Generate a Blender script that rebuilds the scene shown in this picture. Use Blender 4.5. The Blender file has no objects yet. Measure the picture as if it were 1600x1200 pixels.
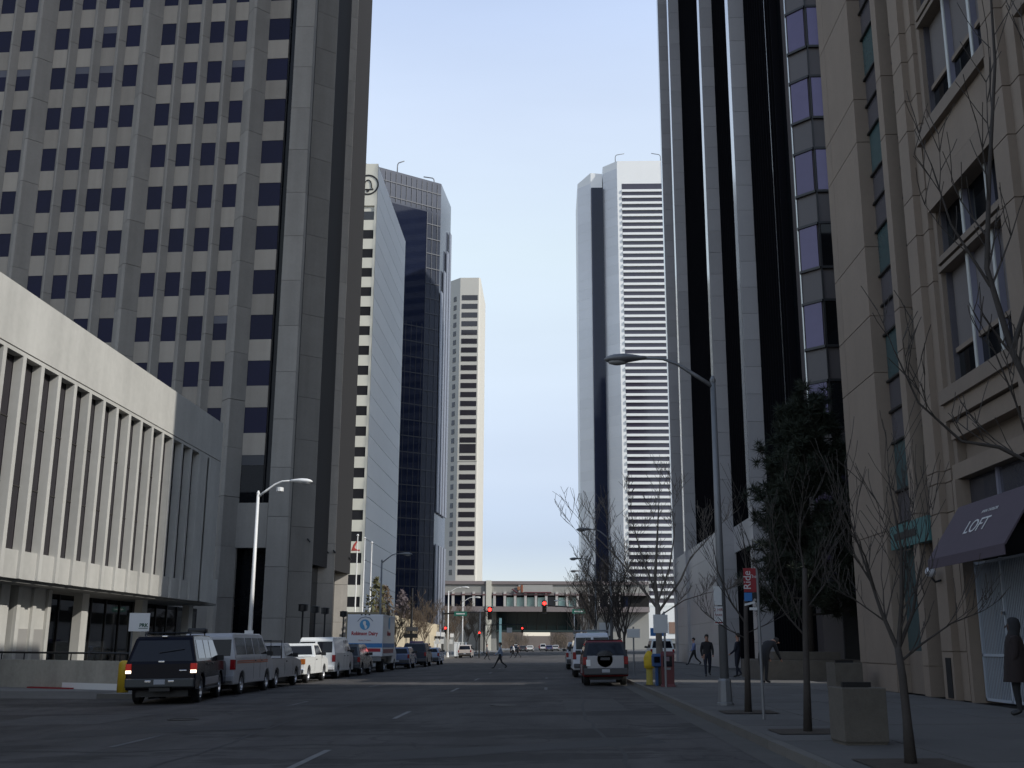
import bpy, bmesh, math, random
from mathutils import Vector, Matrix
R = math.radians
SC = bpy.context.scene
COL = SC.collection
# ------------------------------------------------------------------ camera
cd = bpy.data.cameras.new('camera'); cam = bpy.data.objects.new('camera', cd); COL.objects.link(cam)
cd.sensor_width = 36; cd.lens = 36 * 1696 / 1600; cd.clip_start = 0.1; cd.clip_end = 4000
M = Matrix(((0.99945358, 0.00268011, 0.03294491), (0.03265752, -0.233931, -0.97170457), (0.00510256, 0.97224951, -0.2338907)))
cam.matrix_world = Matrix.Translation((0, 0, 1.7)) @ M.to_4x4()
SC.camera = cam
# ------------------------------------------------------------------ sky and sun
SUN_EL, SUN_AZ = 34.0, 66.0            # azimuth: behind the camera, turned to its right
SKY_STRENGTH, SUN_STRENGTH, EXPOSURE, VEIL_GAIN = 0.12, 3.4, 0.0, 1 / 0.12
w = bpy.data.worlds.new('World'); SC.world = w; w.use_nodes = True
nt = w.node_tree; nt.nodes.clear()
sky = nt.nodes.new('ShaderNodeTexSky'); sky.sky_type = 'NISHITA'; sky.sun_disc = False
sky.sun_elevation = R(SUN_EL); sky.sun_rotation = R(180 - SUN_AZ)
sky.altitude = 1600; sky.air_density = 1.0; sky.dust_density = 1.6; sky.ozone_density = 1.5
bg = nt.nodes.new('ShaderNodeBackground'); bg.inputs[1].default_value = SKY_STRENGTH
wo = nt.nodes.new('ShaderNodeOutputWorld')
# thin high haze: pale veil over the clear sky, thickest toward the horizon, the same all the way round
wtc = nt.nodes.new('ShaderNodeTexCoord'); wsx = nt.nodes.new('ShaderNodeSeparateXYZ'); nt.links.new(wtc.outputs['Generated'], wsx.inputs[0])
veil = nt.nodes.new('ShaderNodeValToRGB'); nt.links.new(wsx.outputs['Z'], veil.inputs[0])
VEIL = [(0.0, (0.147, 0.078, 0.103)), (0.089, (0.147, 0.078, 0.103)), (0.148, (0.349, 0.3, 0.272)), (0.234, (0.489, 0.479, 0.426)), (0.347, (0.588, 0.625, 0.562)), (0.451, (0.558, 0.6, 0.644)), (0.536, (0.476, 0.539, 0.66)), (0.7, (0.25, 0.31, 0.42)), (1.0, (0.07, 0.1, 0.15))]
els = veil.color_ramp.elements
els[0].position, els[0].color = VEIL[0][0], (*VEIL[0][1], 1); els[1].position, els[1].color = VEIL[-1][0], (*VEIL[-1][1], 1)
for p_, c_ in VEIL[1:-1]: els.new(p_).color = (*c_, 1)
vs_ = nt.nodes.new('ShaderNodeVectorMath'); vs_.operation = 'SCALE'; vs_.inputs['Scale'].default_value = VEIL_GAIN; nt.links.new(veil.outputs[0], vs_.inputs[0])
va_ = nt.nodes.new('ShaderNodeVectorMath'); va_.operation = 'ADD'; nt.links.new(sky.outputs[0], va_.inputs[0]); nt.links.new(vs_.outputs[0], va_.inputs[1])
# faint streaks of high cloud
cmp_ = nt.nodes.new('ShaderNodeMapping'); cmp_.inputs['Scale'].default_value = (1.2, 3.5, 6.0); cmp_.inputs['Rotation'].default_value = (0.3, 0.5, 0.4); nt.links.new(wtc.outputs['Generated'], cmp_.inputs[0])
cno = nt.nodes.new('ShaderNodeTexNoise'); cno.inputs['Scale'].default_value = 1.6; cno.inputs['Detail'].default_value = 6; nt.links.new(cmp_.outputs[0], cno.inputs['Vector'])
cmr = nt.nodes.new('ShaderNodeMapRange'); cmr.inputs[1].default_value = 0.35; cmr.inputs[2].default_value = 0.7; cmr.inputs[3].default_value = 0.975; cmr.inputs[4].default_value = 1.045; nt.links.new(cno.outputs[0], cmr.inputs[0])
cvs = nt.nodes.new('ShaderNodeVectorMath'); cvs.operation = 'SCALE'; nt.links.new(va_.outputs[0], cvs.inputs[0]); nt.links.new(cmr.outputs[0], cvs.inputs['Scale'])
nt.links.new(cvs.outputs[0], bg.inputs[0]); nt.links.new(bg.outputs[0], wo.inputs[0])
sl = bpy.data.lights.new('sun', 'SUN'); sl.energy = SUN_STRENGTH; sl.angle = R(0.53); sl.color = (1, 0.965, 0.9)
so = bpy.data.objects.new('sun', sl); COL.objects.link(so)
sd = Vector((math.sin(R(SUN_AZ)) * math.cos(R(SUN_EL)), -math.cos(R(SUN_AZ)) * math.cos(R(SUN_EL)), math.sin(R(SUN_EL))))
so.rotation_euler = sd.to_track_quat('Z', 'Y').to_euler(); so.location = (60, -40, 90)
SC.view_settings.view_transform = 'Standard'; SC.view_settings.look = 'None'
SC.view_settings.exposure = EXPOSURE; SC.view_settings.gamma = 1; SC.view_settings.use_curve_mapping = False
SC.render.engine = 'CYCLES'; SC.cycles.use_denoising = True; SC.cycles.max_bounces = 6
SC.cycles.sample_clamp_indirect = 4

rnd = random.Random(7)
# ------------------------------------------------------------------ materials
MATS = {}
def mat(name, col, rough=0.7, metal=0.0, noise=0.0, scale=3.0, streak=0.0, bump=0.0, bscale=30.0, rand=0.0, spec=0.5, emit=None, col2=None, coat=0.0):
    """plain procedural surface: colour broken by two noises, vertical streaks, per-object change of tone, fine relief"""
    if name in MATS: return MATS[name]
    m = bpy.data.materials.new(name); m.use_nodes = True; n = m.node_tree; N = n.nodes; L = n.links
    b = N['Principled BSDF']
    b.inputs['Roughness'].default_value = rough; b.inputs['Metallic'].default_value = metal
    b.inputs['Specular IOR Level'].default_value = spec; b.inputs['Coat Weight'].default_value = coat
    b.inputs['Base Color'].default_value = (*col, 1)
    if emit:
        b.inputs['Emission Color'].default_value = (*emit[0], 1); b.inputs['Emission Strength'].default_value = emit[1]
    if noise or streak or bump or rand:
        tc = N.new('ShaderNodeTexCoord'); oi = N.new('ShaderNodeObjectInfo')
        mu = N.new('ShaderNodeMath'); mu.operation = 'MULTIPLY'; mu.inputs[1].default_value = 217.0; L.new(oi.outputs['Random'], mu.inputs[0])
        va = N.new('ShaderNodeVectorMath'); va.operation = 'ADD'; L.new(tc.outputs['Object'], va.inputs[0]); L.new(mu.outputs[0], va.inputs[1])
        if noise or streak or rand:
            def nz(sx, sz, det):
                mp = N.new('ShaderNodeMapping'); mp.inputs['Scale'].default_value = (sx, sx, sz); L.new(va.outputs[0], mp.inputs[0])
                t = N.new('ShaderNodeTexNoise'); t.inputs['Scale'].default_value = 1; t.inputs['Detail'].default_value = det; t.inputs['Roughness'].default_value = 0.6
                L.new(mp.outputs[0], t.inputs['Vector']); return t.outputs[0]
            def centred(sock, amt):
                a = N.new('ShaderNodeMath'); a.operation = 'MULTIPLY_ADD'; a.inputs[1].default_value = 2 * amt; a.inputs[2].default_value = -amt
                L.new(sock, a.inputs[0]); return a.outputs[0]
            parts = []
            if noise: parts += [centred(nz(scale, scale, 5), noise * 1.6), centred(nz(scale * 9, scale * 9, 2), noise * 0.8)]
            if streak: parts.append(centred(nz(scale * 1.6, scale * 0.06, 3), streak * 1.6))
            if rand: parts.append(centred(oi.outputs['Random'], rand))
            acc = parts[0]
            for p in parts[1:]:
                a = N.new('ShaderNodeMath'); a.operation = 'ADD'; L.new(acc, a.inputs[0]); L.new(p, a.inputs[1]); acc = a.outputs[0]
            a = N.new('ShaderNodeMath'); a.operation = 'ADD'; a.inputs[1].default_value = 1.0; L.new(acc, a.inputs[0])
            mx = N.new('ShaderNodeVectorMath'); mx.operation = 'SCALE'; mx.inputs[0].default_value = col; L.new(a.outputs[0], mx.inputs['Scale'])
            src = mx.outputs[0]
            if col2:
                fa = nz(scale * 0.4, scale * 0.4, 4)
                rp = N.new('ShaderNodeMapRange'); rp.inputs[1].default_value = 0.5; rp.inputs[2].default_value = 0.62; L.new(fa, rp.inputs[0])
                mi = N.new('ShaderNodeMix'); mi.data_type = 'RGBA'; L.new(rp.outputs[0], mi.inputs[0]); L.new(src, mi.inputs[6]); mi.inputs[7].default_value = (*col2, 1)
                src = mi.outputs[2]
            L.new(src, b.inputs['Base Color'])
        if bump:
            t = N.new('ShaderNodeTexNoise'); t.inputs['Scale'].default_value = bscale; t.inputs['Detail'].default_value = 3
            L.new(va.outputs[0], t.inputs['Vector'])
            bp = N.new('ShaderNodeBump'); bp.inputs['Strength'].default_value = bump; bp.inputs['Distance'].default_value = 0.01
            L.new(t.outputs[0], bp.inputs['Height']); L.new(bp.outputs[0], b.inputs['Normal'])
    MATS[name] = m
    return m

def glassm(name, col, rough=0.04, rand=0.12, spec=0.6, metal=0.0, wave=0.0):
    m = mat(name, col, rough, metal, noise=0.12, scale=0.7, rand=rand, spec=spec, bump=wave, bscale=0.5)
    return m

def asphalt():
    m = bpy.data.materials.new('asphalt'); m.use_nodes = True; n = m.node_tree; N = n.nodes; L = n.links; b = N['Principled BSDF']
    tc = N.new('ShaderNodeTexCoord')
    def nz(sx, sy, det, rough=0.6):
        mp = N.new('ShaderNodeMapping'); mp.inputs['Scale'].default_value = (sx, sy, 1); L.new(tc.outputs['Object'], mp.inputs[0])
        t = N.new('ShaderNodeTexNoise'); t.inputs['Scale'].default_value = 1; t.inputs['Detail'].default_value = det; t.inputs['Roughness'].default_value = rough
        L.new(mp.outputs[0], t.inputs['Vector']); return t.outputs[0]
    def mr(s, a, b_, c, d):
        r = N.new('ShaderNodeMapRange'); r.inputs[1].default_value = a; r.inputs[2].default_value = b_; r.inputs[3].default_value = c; r.inputs[4].default_value = d; L.new(s, r.inputs[0]); return r.outputs[0]
    def mul(a, b_):
        x = N.new('ShaderNodeMath'); x.operation = 'MULTIPLY'; L.new(a, x.inputs[0]); L.new(b_, x.inputs[1]); return x.outputs[0]
    v = mul(mr(nz(0.22, 0.05, 5), 0.3, 0.7, 0.62, 1.38), mr(nz(60, 60, 2), 0.2, 0.8, 0.75, 1.25))
    v = mul(v, mr(nz(1.1, 0.25, 4), 0.35, 0.7, 0.72, 1.25))
    v = mul(v, mr(nz(0.12, 0.3, 6, 0.75), 0.53, 0.56, 1.0, 0.52))       # tar patches
    vo = N.new('ShaderNodeTexVoronoi'); vo.feature = 'DISTANCE_TO_EDGE'; vo.inputs['Scale'].default_value = 0.16
    wd = N.new('ShaderNodeTexNoise'); wd.inputs['Scale'].default_value = 0.9; wd.inputs['Detail'].default_value = 4; L.new(tc.outputs['Object'], wd.inputs['Vector'])
    va = N.new('ShaderNodeVectorMath'); va.operation = 'MULTIPLY_ADD'; va.inputs[1].default_value = (3, 3, 0); L.new(wd.outputs['Color'], va.inputs[0]); L.new(tc.outputs['Object'], va.inputs[2])
    L.new(va.outputs[0], vo.inputs['Vector'])
    v = mul(v, mr(vo.outputs['Distance'], 0.0, 0.012, 0.5, 1.0))       # cracks
    sc = N.new('ShaderNodeVectorMath'); sc.operation = 'SCALE'; sc.inputs[0].default_value = (0.061, 0.055, 0.052); L.new(v, sc.inputs['Scale'])
    L.new(sc.outputs[0], b.inputs['Base Color']); b.inputs['Roughness'].default_value = 0.85
    t = N.new('ShaderNodeTexNoise'); t.inputs['Scale'].default_value = 90; L.new(tc.outputs['Object'], t.inputs['Vector'])
    bp = N.new('ShaderNodeBump'); bp.inputs['Strength'].default_value = 0.5; bp.inputs['Distance'].default_value = 0.01; L.new(t.outputs[0], bp.inputs['Height']); L.new(bp.outputs[0], b.inputs['Normal'])
    return m

CONC = mat('grey_concrete', (0.27, 0.25, 0.222), 0.9, noise=0.1, scale=0.5, streak=0.15, bump=0.3, bscale=40, rand=0.06)
CONCL = mat('pale_precast', (0.45, 0.44, 0.405), 0.88, noise=0.11, scale=0.3, streak=0.17, bump=0.25, bscale=45, rand=0.03)
SPAN = mat('tan_spandrel', (0.315, 0.28, 0.235), 0.85, noise=0.06, scale=0.8, streak=0.12, bump=0.15, rand=0.14)
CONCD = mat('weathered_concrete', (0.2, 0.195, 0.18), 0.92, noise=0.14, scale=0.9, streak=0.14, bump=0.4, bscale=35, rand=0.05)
WGLASS = glassm('blue_window_glass', (0.010, 0.010, 0.034), 0.12, spec=0.14)
DGLASS = glassm('black_window_glass', (0.005, 0.006, 0.008), spec=0.22)
DARK = mat('dark_interior', (0.012, 0.011, 0.011), 0.9)
STONE = mat('brown_sandstone', (0.24, 0.192, 0.15), 0.9, noise=0.08, scale=0.7, streak=0.05, bump=0.3, bscale=50, rand=0.04)
STONE2 = mat('brown_sandstone_band', (0.21, 0.17, 0.135), 0.9, noise=0.09, scale=0.9, bump=0.3, bscale=50, rand=0.03)
GRAN = mat('grey_granite', (0.37, 0.36, 0.365), 0.35, noise=0.05, scale=0.6, rand=0.07, spec=0.5)
BLK = mat('black_metal', (0.012, 0.012, 0.013), 0.45)
STEEL = mat('galvanised_steel', (0.2, 0.205, 0.21), 0.5, 0.3, noise=0.08, scale=4)
WSTEEL = mat('white_pole_paint', (0.75, 0.75, 0.73), 0.5, noise=0.05, scale=3)
RUBBER = mat('tyre_rubber', (0.014, 0.014, 0.015), 0.8)
CHROME = mat('chrome', (0.75, 0.76, 0.78), 0.15, 1.0)
ALLOY = mat('alloy_rim', (0.55, 0.56, 0.58), 0.3, 0.8)
PLAST = mat('grey_plastic', (0.06, 0.06, 0.063), 0.55)
WHITE = mat('white_paint', (0.8, 0.8, 0.78), 0.5, noise=0.03, scale=4)
BARK = mat('grey_bark', (0.05, 0.042, 0.036), 0.9, noise=0.2, scale=6, bump=0.5, bscale=25)
BARK2 = mat('brown_bark', (0.14, 0.105, 0.075), 0.9, noise=0.2, scale=6, bump=0.4, bscale=25)
NEEDLE = mat('pine_needles', (0.02, 0.028, 0.016), 0.8, noise=0.25, scale=2)

# ------------------------------------------------------------------ mesh builder
class MB:
    def __init__(s): s.v = []; s.f = []
    def add(s, vs, fs):
        o = len(s.v); s.v += [tuple(p) for p in vs]; s.f += [tuple(i + o for i in f) for f in fs]; return s
    def box(s, x0, x1, y0, y1, z0, z1):
        return s.add([(x0, y0, z0), (x1, y0, z0), (x1, y1, z0), (x0, y1, z0), (x0, y0, z1), (x1, y0, z1), (x1, y1, z1), (x0, y1, z1)],
                     [(3, 2, 1, 0), (4, 5, 6, 7), (0, 1, 5, 4), (1, 2, 6, 5), (2, 3, 7, 6), (3, 0, 4, 7)])
    def prism(s, pts, z0, z1):          # plan polygon, counter-clockwise
        n = len(pts)
        z1s = z1 if isinstance(z1, (list, tuple)) else [z1] * n
        return s.add([(x, y, z0) for x, y in pts] + [(p[0], p[1], z) for p, z in zip(pts, z1s)],
                     [tuple(range(n - 1, -1, -1)), tuple(range(n, 2 * n))] + [(i, (i + 1) % n, n + (i + 1) % n, n + i) for i in range(n)])
    def slab(s, a, b, z0, z1, t):       # upright slab from a to b in plan, thickness t to the left of a->b
        d = Vector((b[0] - a[0], b[1] - a[1])).normalized(); nx, ny = -d.y * t, d.x * t
        return s.prism([a, b, (b[0] + nx, b[1] + ny), (a[0] + nx, a[1] + ny)] if t > 0 else [b, a, (a[0] + nx, a[1] + ny), (b[0] + nx, b[1] + ny)], z0, z1)
    def quad(s, *p): return s.add(p, [tuple(range(len(p)))])
    def tube(s, pts, rad, n=8, cap=True):
        pts = [Vector(p) for p in pts]; k = len(pts)
        if not isinstance(rad, (list, tuple)): rad = [rad] * k
        u = None; vs = []
        for i in range(k):
            t = (pts[min(i + 1, k - 1)] - pts[max(i - 1, 0)])
            t = t.normalized() if t.length > 1e-9 else Vector((0, 0, 1))
            if u is None: u = t.orthogonal().normalized()
            else:
                u = u - t * u.dot(t); u = u.normalized() if u.length > 1e-6 else t.orthogonal().normalized()
            w_ = t.cross(u)
            vs += [pts[i] + (u * math.cos(a) + w_ * math.sin(a)) * rad[i] for a in (2 * math.pi * j / n for j in range(n))]
        fs = [(i * n + j, i * n + (j + 1) % n, (i + 1) * n + (j + 1) % n, (i + 1) * n + j) for i in range(k - 1) for j in range(n)]
        if cap: fs += [tuple(range(n - 1, -1, -1)), tuple(range((k - 1) * n, k * n))]
        return s.add(vs, fs)
    def lathe(s, prof, n=16, c=(0, 0, 0), axis='z'):
        vs = []
        for r_, h in prof:
            for j in range(n):
                a = 2 * math.pi * j / n; x, y = r_ * math.cos(a), r_ * math.sin(a)
                p = (x, y, h) if axis == 'z' else ((h, x, y) if axis == 'x' else (x, -h, y))
                vs.append((p[0] + c[0], p[1] + c[1], p[2] + c[2]))
        k = len(prof)
        return s.add(vs, [(i * n + j, i * n + (j + 1) % n, (i + 1) * n + (j + 1) % n, (i + 1) * n + j) for i in range(k - 1) for j in range(n)] + [tuple(range(n - 1, -1, -1)), tuple(range((k - 1) * n, k * n))])
    def rings(s, rs, cap=True):
        n = len(rs[0]); k = len(rs)
        return s.add([p for r_ in rs for p in r_], [(i * n + j, i * n + (j + 1) % n, (i + 1) * n + (j + 1) % n, (i + 1) * n + j) for i in range(k - 1) for j in range(n)] + ([tuple(range(n - 1, -1, -1)), tuple(range((k - 1) * n, k * n))] if cap else []))
    def mesh(s, name, m=None, off=None, smooth=False):
        me = bpy.data.meshes.new(name)
        vs = s.v if off is None else [(a - off[0], b - off[1], c - off[2]) for a, b, c in s.v]
        me.from_pydata(vs, [], s.f)
        if smooth: me.polygons.foreach_set('use_smooth', [True] * len(me.polygons))
        if m: me.materials.append(m)
        me.update(); return me
    def build(s, name, m, parent=None, smooth=False, kind=None, bev=0, fix=True):
        off = tuple(parent.get('base', (0, 0, 0))) if parent is not None else None
        me = s.mesh(name, m, off, smooth)
        if fix:
            bm = bmesh.new(); bm.from_mesh(me); bmesh.ops.recalc_face_normals(bm, faces=bm.faces); bm.to_mesh(me); bm.free()
        o = bpy.data.objects.new(name, me); COL.objects.link(o)
        if parent is not None: o.parent = parent; o['base'] = off or (0, 0, 0)
        if kind: o['kind'] = kind
        if bev:
            b = o.modifiers.new('bevel', 'BEVEL'); b.width = bev; b.segments = 2; b.limit_method = 'ANGLE'; b.angle_limit = R(35)
        return o

def box(x0, x1, y0, y1, z0, z1): return MB().box(x0, x1, y0, y1, z0, z1)
def tag(o, label, cat, group=None):
    o['label'] = label; o['category'] = cat
    if group: o['group'] = group
    return o
def thing(name, label, cat, base=(0, 0, 0), rz=0.0, group=None, local=False):
    """an Empty at the thing's base; children built in world metres unless local"""
    o = bpy.data.objects.new(name, None); COL.objects.link(o); o.location = base; o.rotation_euler = (0, 0, rz); o.empty_display_size = 0.3
    o['base'] = (0, 0, 0) if local else tuple(base)
    return tag(o, label, cat, group)
def inst(name, me, parent, loc, rz=0.0, sc=None):
    o = bpy.data.objects.new(name, me); COL.objects.link(o)
    b = parent.get('base', (0, 0, 0)) if parent is not None else (0, 0, 0)
    o.location = (loc[0] - b[0], loc[1] - b[1], loc[2] - b[2]); o.rotation_euler = (0, 0, rz)
    if sc: o.scale = sc
    if parent is not None: o.parent = parent; o['base'] = tuple(loc)
    return o
def struct(name, mb, m, **k): return mb.build(name, m, kind='structure', **k)
def text(s, size, m, parent, loc, rot, name='lettering', ext=0.004, align='CENTER', bold=0.0, sx=1.0):
    c = bpy.data.curves.new(name, 'FONT'); c.body = s; c.size = size; c.extrude = ext; c.align_x = align; c.align_y = 'CENTER'; c.offset = bold; c.resolution_u = 3
    q = bpy.data.objects.new('q', c); COL.objects.link(q)
    me = bpy.data.meshes.new_from_object(q.evaluated_get(bpy.context.evaluated_depsgraph_get())); me.name = name
    bpy.data.objects.remove(q); bpy.data.curves.remove(c)
    me.materials.clear(); me.materials.append(m)
    o = bpy.data.objects.new(name, me); COL.objects.link(o)
    b = parent.get('base', (0, 0, 0)); o.parent = parent; o.location = (loc[0] - b[0], loc[1] - b[1], loc[2] - b[2]); o.rotation_euler = rot; o.scale = (sx, 1, 1)
    return o

# ------------------------------------------------------------------ ground
def zr(x): return 0.018 * (x + 9)
def zs(x): return 0.355 + 0.014 * (x - 3.4)
struct('ground', MB().quad((-1500, -300, -0.5), (1500, -300, -0.5), (1500, 2500, -0.5), (-1500, 2500, -0.5)), mat('far_ground', (0.12, 0.115, 0.1), 0.95, noise=0.2, scale=0.02))
ASPH = asphalt()
struct('road', MB().quad((-13, -60, zr(-13)), (3.25, -60, zr(3.25)), (3.25, 1200, zr(3.25)), (-13, 1200, zr(-13))), ASPH)
struct('driveway', MB().quad((-40, -60, 0.02), (-13, -60, zr(-13)), (-13, 36.4, zr(-13)), (-14.7, 36.4, zr(-13)), (-40, 33.5, 0.02)), ASPH)
struct('driveway_apron', MB().quad((-40, 33.5, 0.021), (-14.7, 36.2, zr(-13) + 0.004), (-14.7, 38.2, 0.086), (-40, 38.2, 0.086)), mat('apron_concrete', (0.12, 0.115, 0.105), 0.9, noise=0.2, scale=0.6, bump=0.3))
SWALK = mat('sidewalk_concrete', (0.105, 0.1, 0.094), 0.9, noise=0.12, scale=0.5, bump=0.3, bscale=40, rand=0.08)
struct('sidewalk', MB().add([(3.4, -60, zs(3.4) - 0.05), (40, -60, zs(40) - 0.05), (40, 130, zs(40) - 0.05), (3.4, 130, zs(3.4) - 0.05)], [(0, 1, 2, 3)]), mat('slab_joint', (0.05, 0.048, 0.045), 0.95, noise=0.1, scale=2))
struct('far_sidewalk', MB().quad((3.4, 130, zs(3.4) - 0.046), (40, 130, zs(40) - 0.046), (40, 1200, zs(40) - 0.046), (3.4, 1200, zs(3.4) - 0.046)), SWALK)
struct('plaza_pavement', MB().add([(-40, 38.1, 0.08), (-14.7, 38.1, 0.08), (-14.7, 36.4, 0.08), (-13.15, 36.4, 0.08), (-13.15, 1200, 0.08), (-40, 1200, 0.08)], [(0, 1, 2, 3, 4, 5)]), mat('plaza_concrete', (0.19, 0.185, 0.175), 0.9, noise=0.12, scale=0.4, bump=0.2, rand=0.02))
sw = bpy.data.objects['sidewalk']
YS = [6 + 1.55 * i for i in range(57)]
xs = [3.41, 5.0, 6.6, 8.2, 9.87]
sl_me = {}
for j in range(4):
    a, b_ = xs[j] + 0.006, xs[j + 1] - 0.006
    sl_me[j] = MB().add([(a, 0.006, zs(a)), (b_, 0.006, zs(b_)), (b_, 1.544, zs(b_)), (a, 1.544, zs(a)), (a, 0.006, zs(a) - 0.06), (b_, 0.006, zs(b_) - 0.06), (b_, 1.544, zs(b_) - 0.06), (a, 1.544, zs(a) - 0.06)],
                        [(0, 1, 2, 3), (4, 5, 1, 0), (5, 6, 2, 1), (6, 7, 3, 2), (7, 4, 0, 3)]).mesh('paving_slab', SWALK)
for j in range(4):
    for y in YS:
        o = inst('paving_slab', sl_me[j], sw, (0, y, rnd.uniform(-0.004, 0.004)))
KERB = mat('kerb_concrete', (0.13, 0.122, 0.108), 0.9, noise=0.15, scale=1.2, bump=0.3, bscale=40, rand=0.08)
kb = struct('right_kerb', box(3.26, 3.39, -60, 1200, -0.3, 0.30), KERB)
km = box(3.24, 3.4, 0.01, 2.99, 0.1, 0.357).mesh('kerb_stone', KERB)
for i in range(36): inst('kerb_stone', km, kb, (0, 2 + 3 * i, 0))
struct('gutter', MB().quad((2.82, -60, zr(2.82) + 0.004), (3.25, -60, zr(3.25) + 0.004), (3.25, 1200, zr(3.25) + 0.004), (2.82, 1200, zr(2.82) + 0.004)), mat('gutter_concrete', (0.085, 0.08, 0.072), 0.9, noise=0.2, scale=0.8))
lk = struct('left_kerb', box(-13.14, -13.01, 36.6, 1200, -0.3, 0.05), KERB)
km = box(-13.16, -13.0, 0.01, 2.99, -0.2, 0.085).mesh('kerb_stone', KERB)
for i in range(30): inst('kerb_stone', km, lk, (0, 36.4 + 3 * i, 0))
struct('kerb_corner', MB().prism([(-14.7, 36.25), (-13.0, 36.25), (-13.0, 36.39), (-14.7, 36.39)], -0.2, 0.09), KERB)
PAINT = mat('worn_road_paint', (0.19, 0.19, 0.185), 0.8, noise=0.25, scale=2, col2=(0.09, 0.088, 0.088))
PAINT2 = mat('very_worn_road_paint', (0.12, 0.12, 0.118), 0.8, noise=0.25, scale=3, col2=(0.06, 0.06, 0.06))
for x, ys, mm in ((-3.42, [(14.6, 17.6), (25.0, 27.7), (39.6, 42.6), (52, 55), (64.5, 67.5), (77, 80)], PAINT), (-7.2, [(18.5, 21.0), (31, 33.5), (45, 47.5)], PAINT2), (-0.1, [(40, 42.4), (53, 55.5)], PAINT2)):
    for a, b_ in ys:
        struct('lane_marking', MB().quad((x - 0.055, a, zr(x - 0.055) + 0.005), (x + 0.055, a, zr(x + 0.055) + 0.005), (x + 0.055, b_, zr(x + 0.055) + 0.005), (x - 0.055, b_, zr(x - 0.055) + 0.005)), mm)
for y in (97.0, 101.0):
    struct('crosswalk_line', MB().quad((-12.5, y, zr(-12.5) + 0.005), (2.7, y, zr(2.7) + 0.005), (2.7, y + 0.3, zr(2.7) + 0.005), (-12.5, y + 0.3, zr(-12.5) + 0.005)), PAINT)
PATCH = [mat('tar_patch', (0.03, 0.029, 0.03), 0.75, noise=0.2, scale=1.5, bump=0.4, bscale=60), mat('old_patch', (0.078, 0.072, 0.068), 0.9, noise=0.25, scale=1.2, bump=0.4, bscale=60)]
def patch(pts, m, dz):
    rg = random.Random(len(pts) + int(pts[0][1] * 7)); out = []
    for i, (a, b) in enumerate(zip(pts, pts[1:] + pts[:1])):
        for k in range(5):
            f = k / 5; out.append((a[0] + (b[0] - a[0]) * f + rg.uniform(-0.05, 0.05), a[1] + (b[1] - a[1]) * f + rg.uniform(-0.12, 0.12)))
    struct('road_patch', MB().add([(x, y, zr(x) + dz) for x, y in out], [tuple(range(len(out)))]), m)
patch([(-9.2, 20.5), (-5.6, 22.6), (-5.9, 24.4), (-9.6, 22.0)], PATCH[0], 0.003); patch([(-2.2, 16.0), (1.9, 18.2), (1.7, 19.4), (-2.5, 17.2)], PATCH[0], 0.003)
patch([(0.4, 27), (1.9, 27), (1.9, 33), (0.4, 33)], PATCH[1], 0.003); patch([(-8.6, 30), (-4.4, 33), (-4.6, 34.2), (-8.9, 31)], PATCH[0], 0.003); patch([(-12.4, 24), (-9.8, 24.3), (-9.7, 28), (-12.6, 27.6)], PATCH[1], 0.003)
patch([(-5.2, 44), (2.2, 46.5), (2.2, 47.5), (-5.3, 45)], PATCH[0], 0.003)
for pth in ([(-12.5, 17.0), (-9, 18.0), (-6.8, 17.6), (-4, 18.6), (-0.5, 18.1), (2.6, 19.2)], [(-12.0, 27.2), (-8, 27.6), (-4.5, 28.6), (0, 28.0), (2.7, 28.6)], [(-5.5, 12.5), (-5.3, 18), (-5.7, 25), (-5.4, 33), (-5.6, 46)], [(0.9, 12), (1.1, 17), (0.8, 24), (1.05, 36)]):
    vs = []
    for (x, y), (x2, y2) in zip(pth, pth[1:]):
        for k in range(6):
            f = k / 6; vs.append((x + (x2 - x) * f + rnd.uniform(-0.06, 0.06), y + (y2 - y) * f + rnd.uniform(-0.06, 0.06)))
    mb = MB()
    for a, b in zip(vs, vs[1:]):
        d = Vector((b[0] - a[0], b[1] - a[1])).normalized(); nx, ny = -d.y * 0.035, d.x * 0.035
        mb.quad((a[0] - nx, a[1] - ny, zr(a[0]) + 0.004), (b[0] - nx, b[1] - ny, zr(b[0]) + 0.004), (b[0] + nx, b[1] + ny, zr(b[0]) + 0.004), (a[0] + nx, a[1] + ny, zr(a[0]) + 0.004))
    struct('tar_seam', mb, PATCH[0])
struct('manhole_cover', MB().lathe([(0.35, 0), (0.35, 0.012), (0.3, 0.015), (0.3, 0.01)], 24, (-8.3, 25.5, zr(-8.3))), mat('cast_iron', (0.03, 0.029, 0.028), 0.6, 0.5, noise=0.2, scale=8))
struct('manhole_cover', MB().lathe([(0.35, 0), (0.35, 0.012), (0.3, 0.015), (0.3, 0.01)], 24, (-1.2, 30, zr(-1.2))), mat('cast_iron', (0.03, 0.029, 0.028), 0.6, 0.5, noise=0.2, scale=8))
DIRT = mat('tree_pit_earth', (0.055, 0.042, 0.032), 0.95, noise=0.3, scale=5, bump=0.8, bscale=18)

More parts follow.
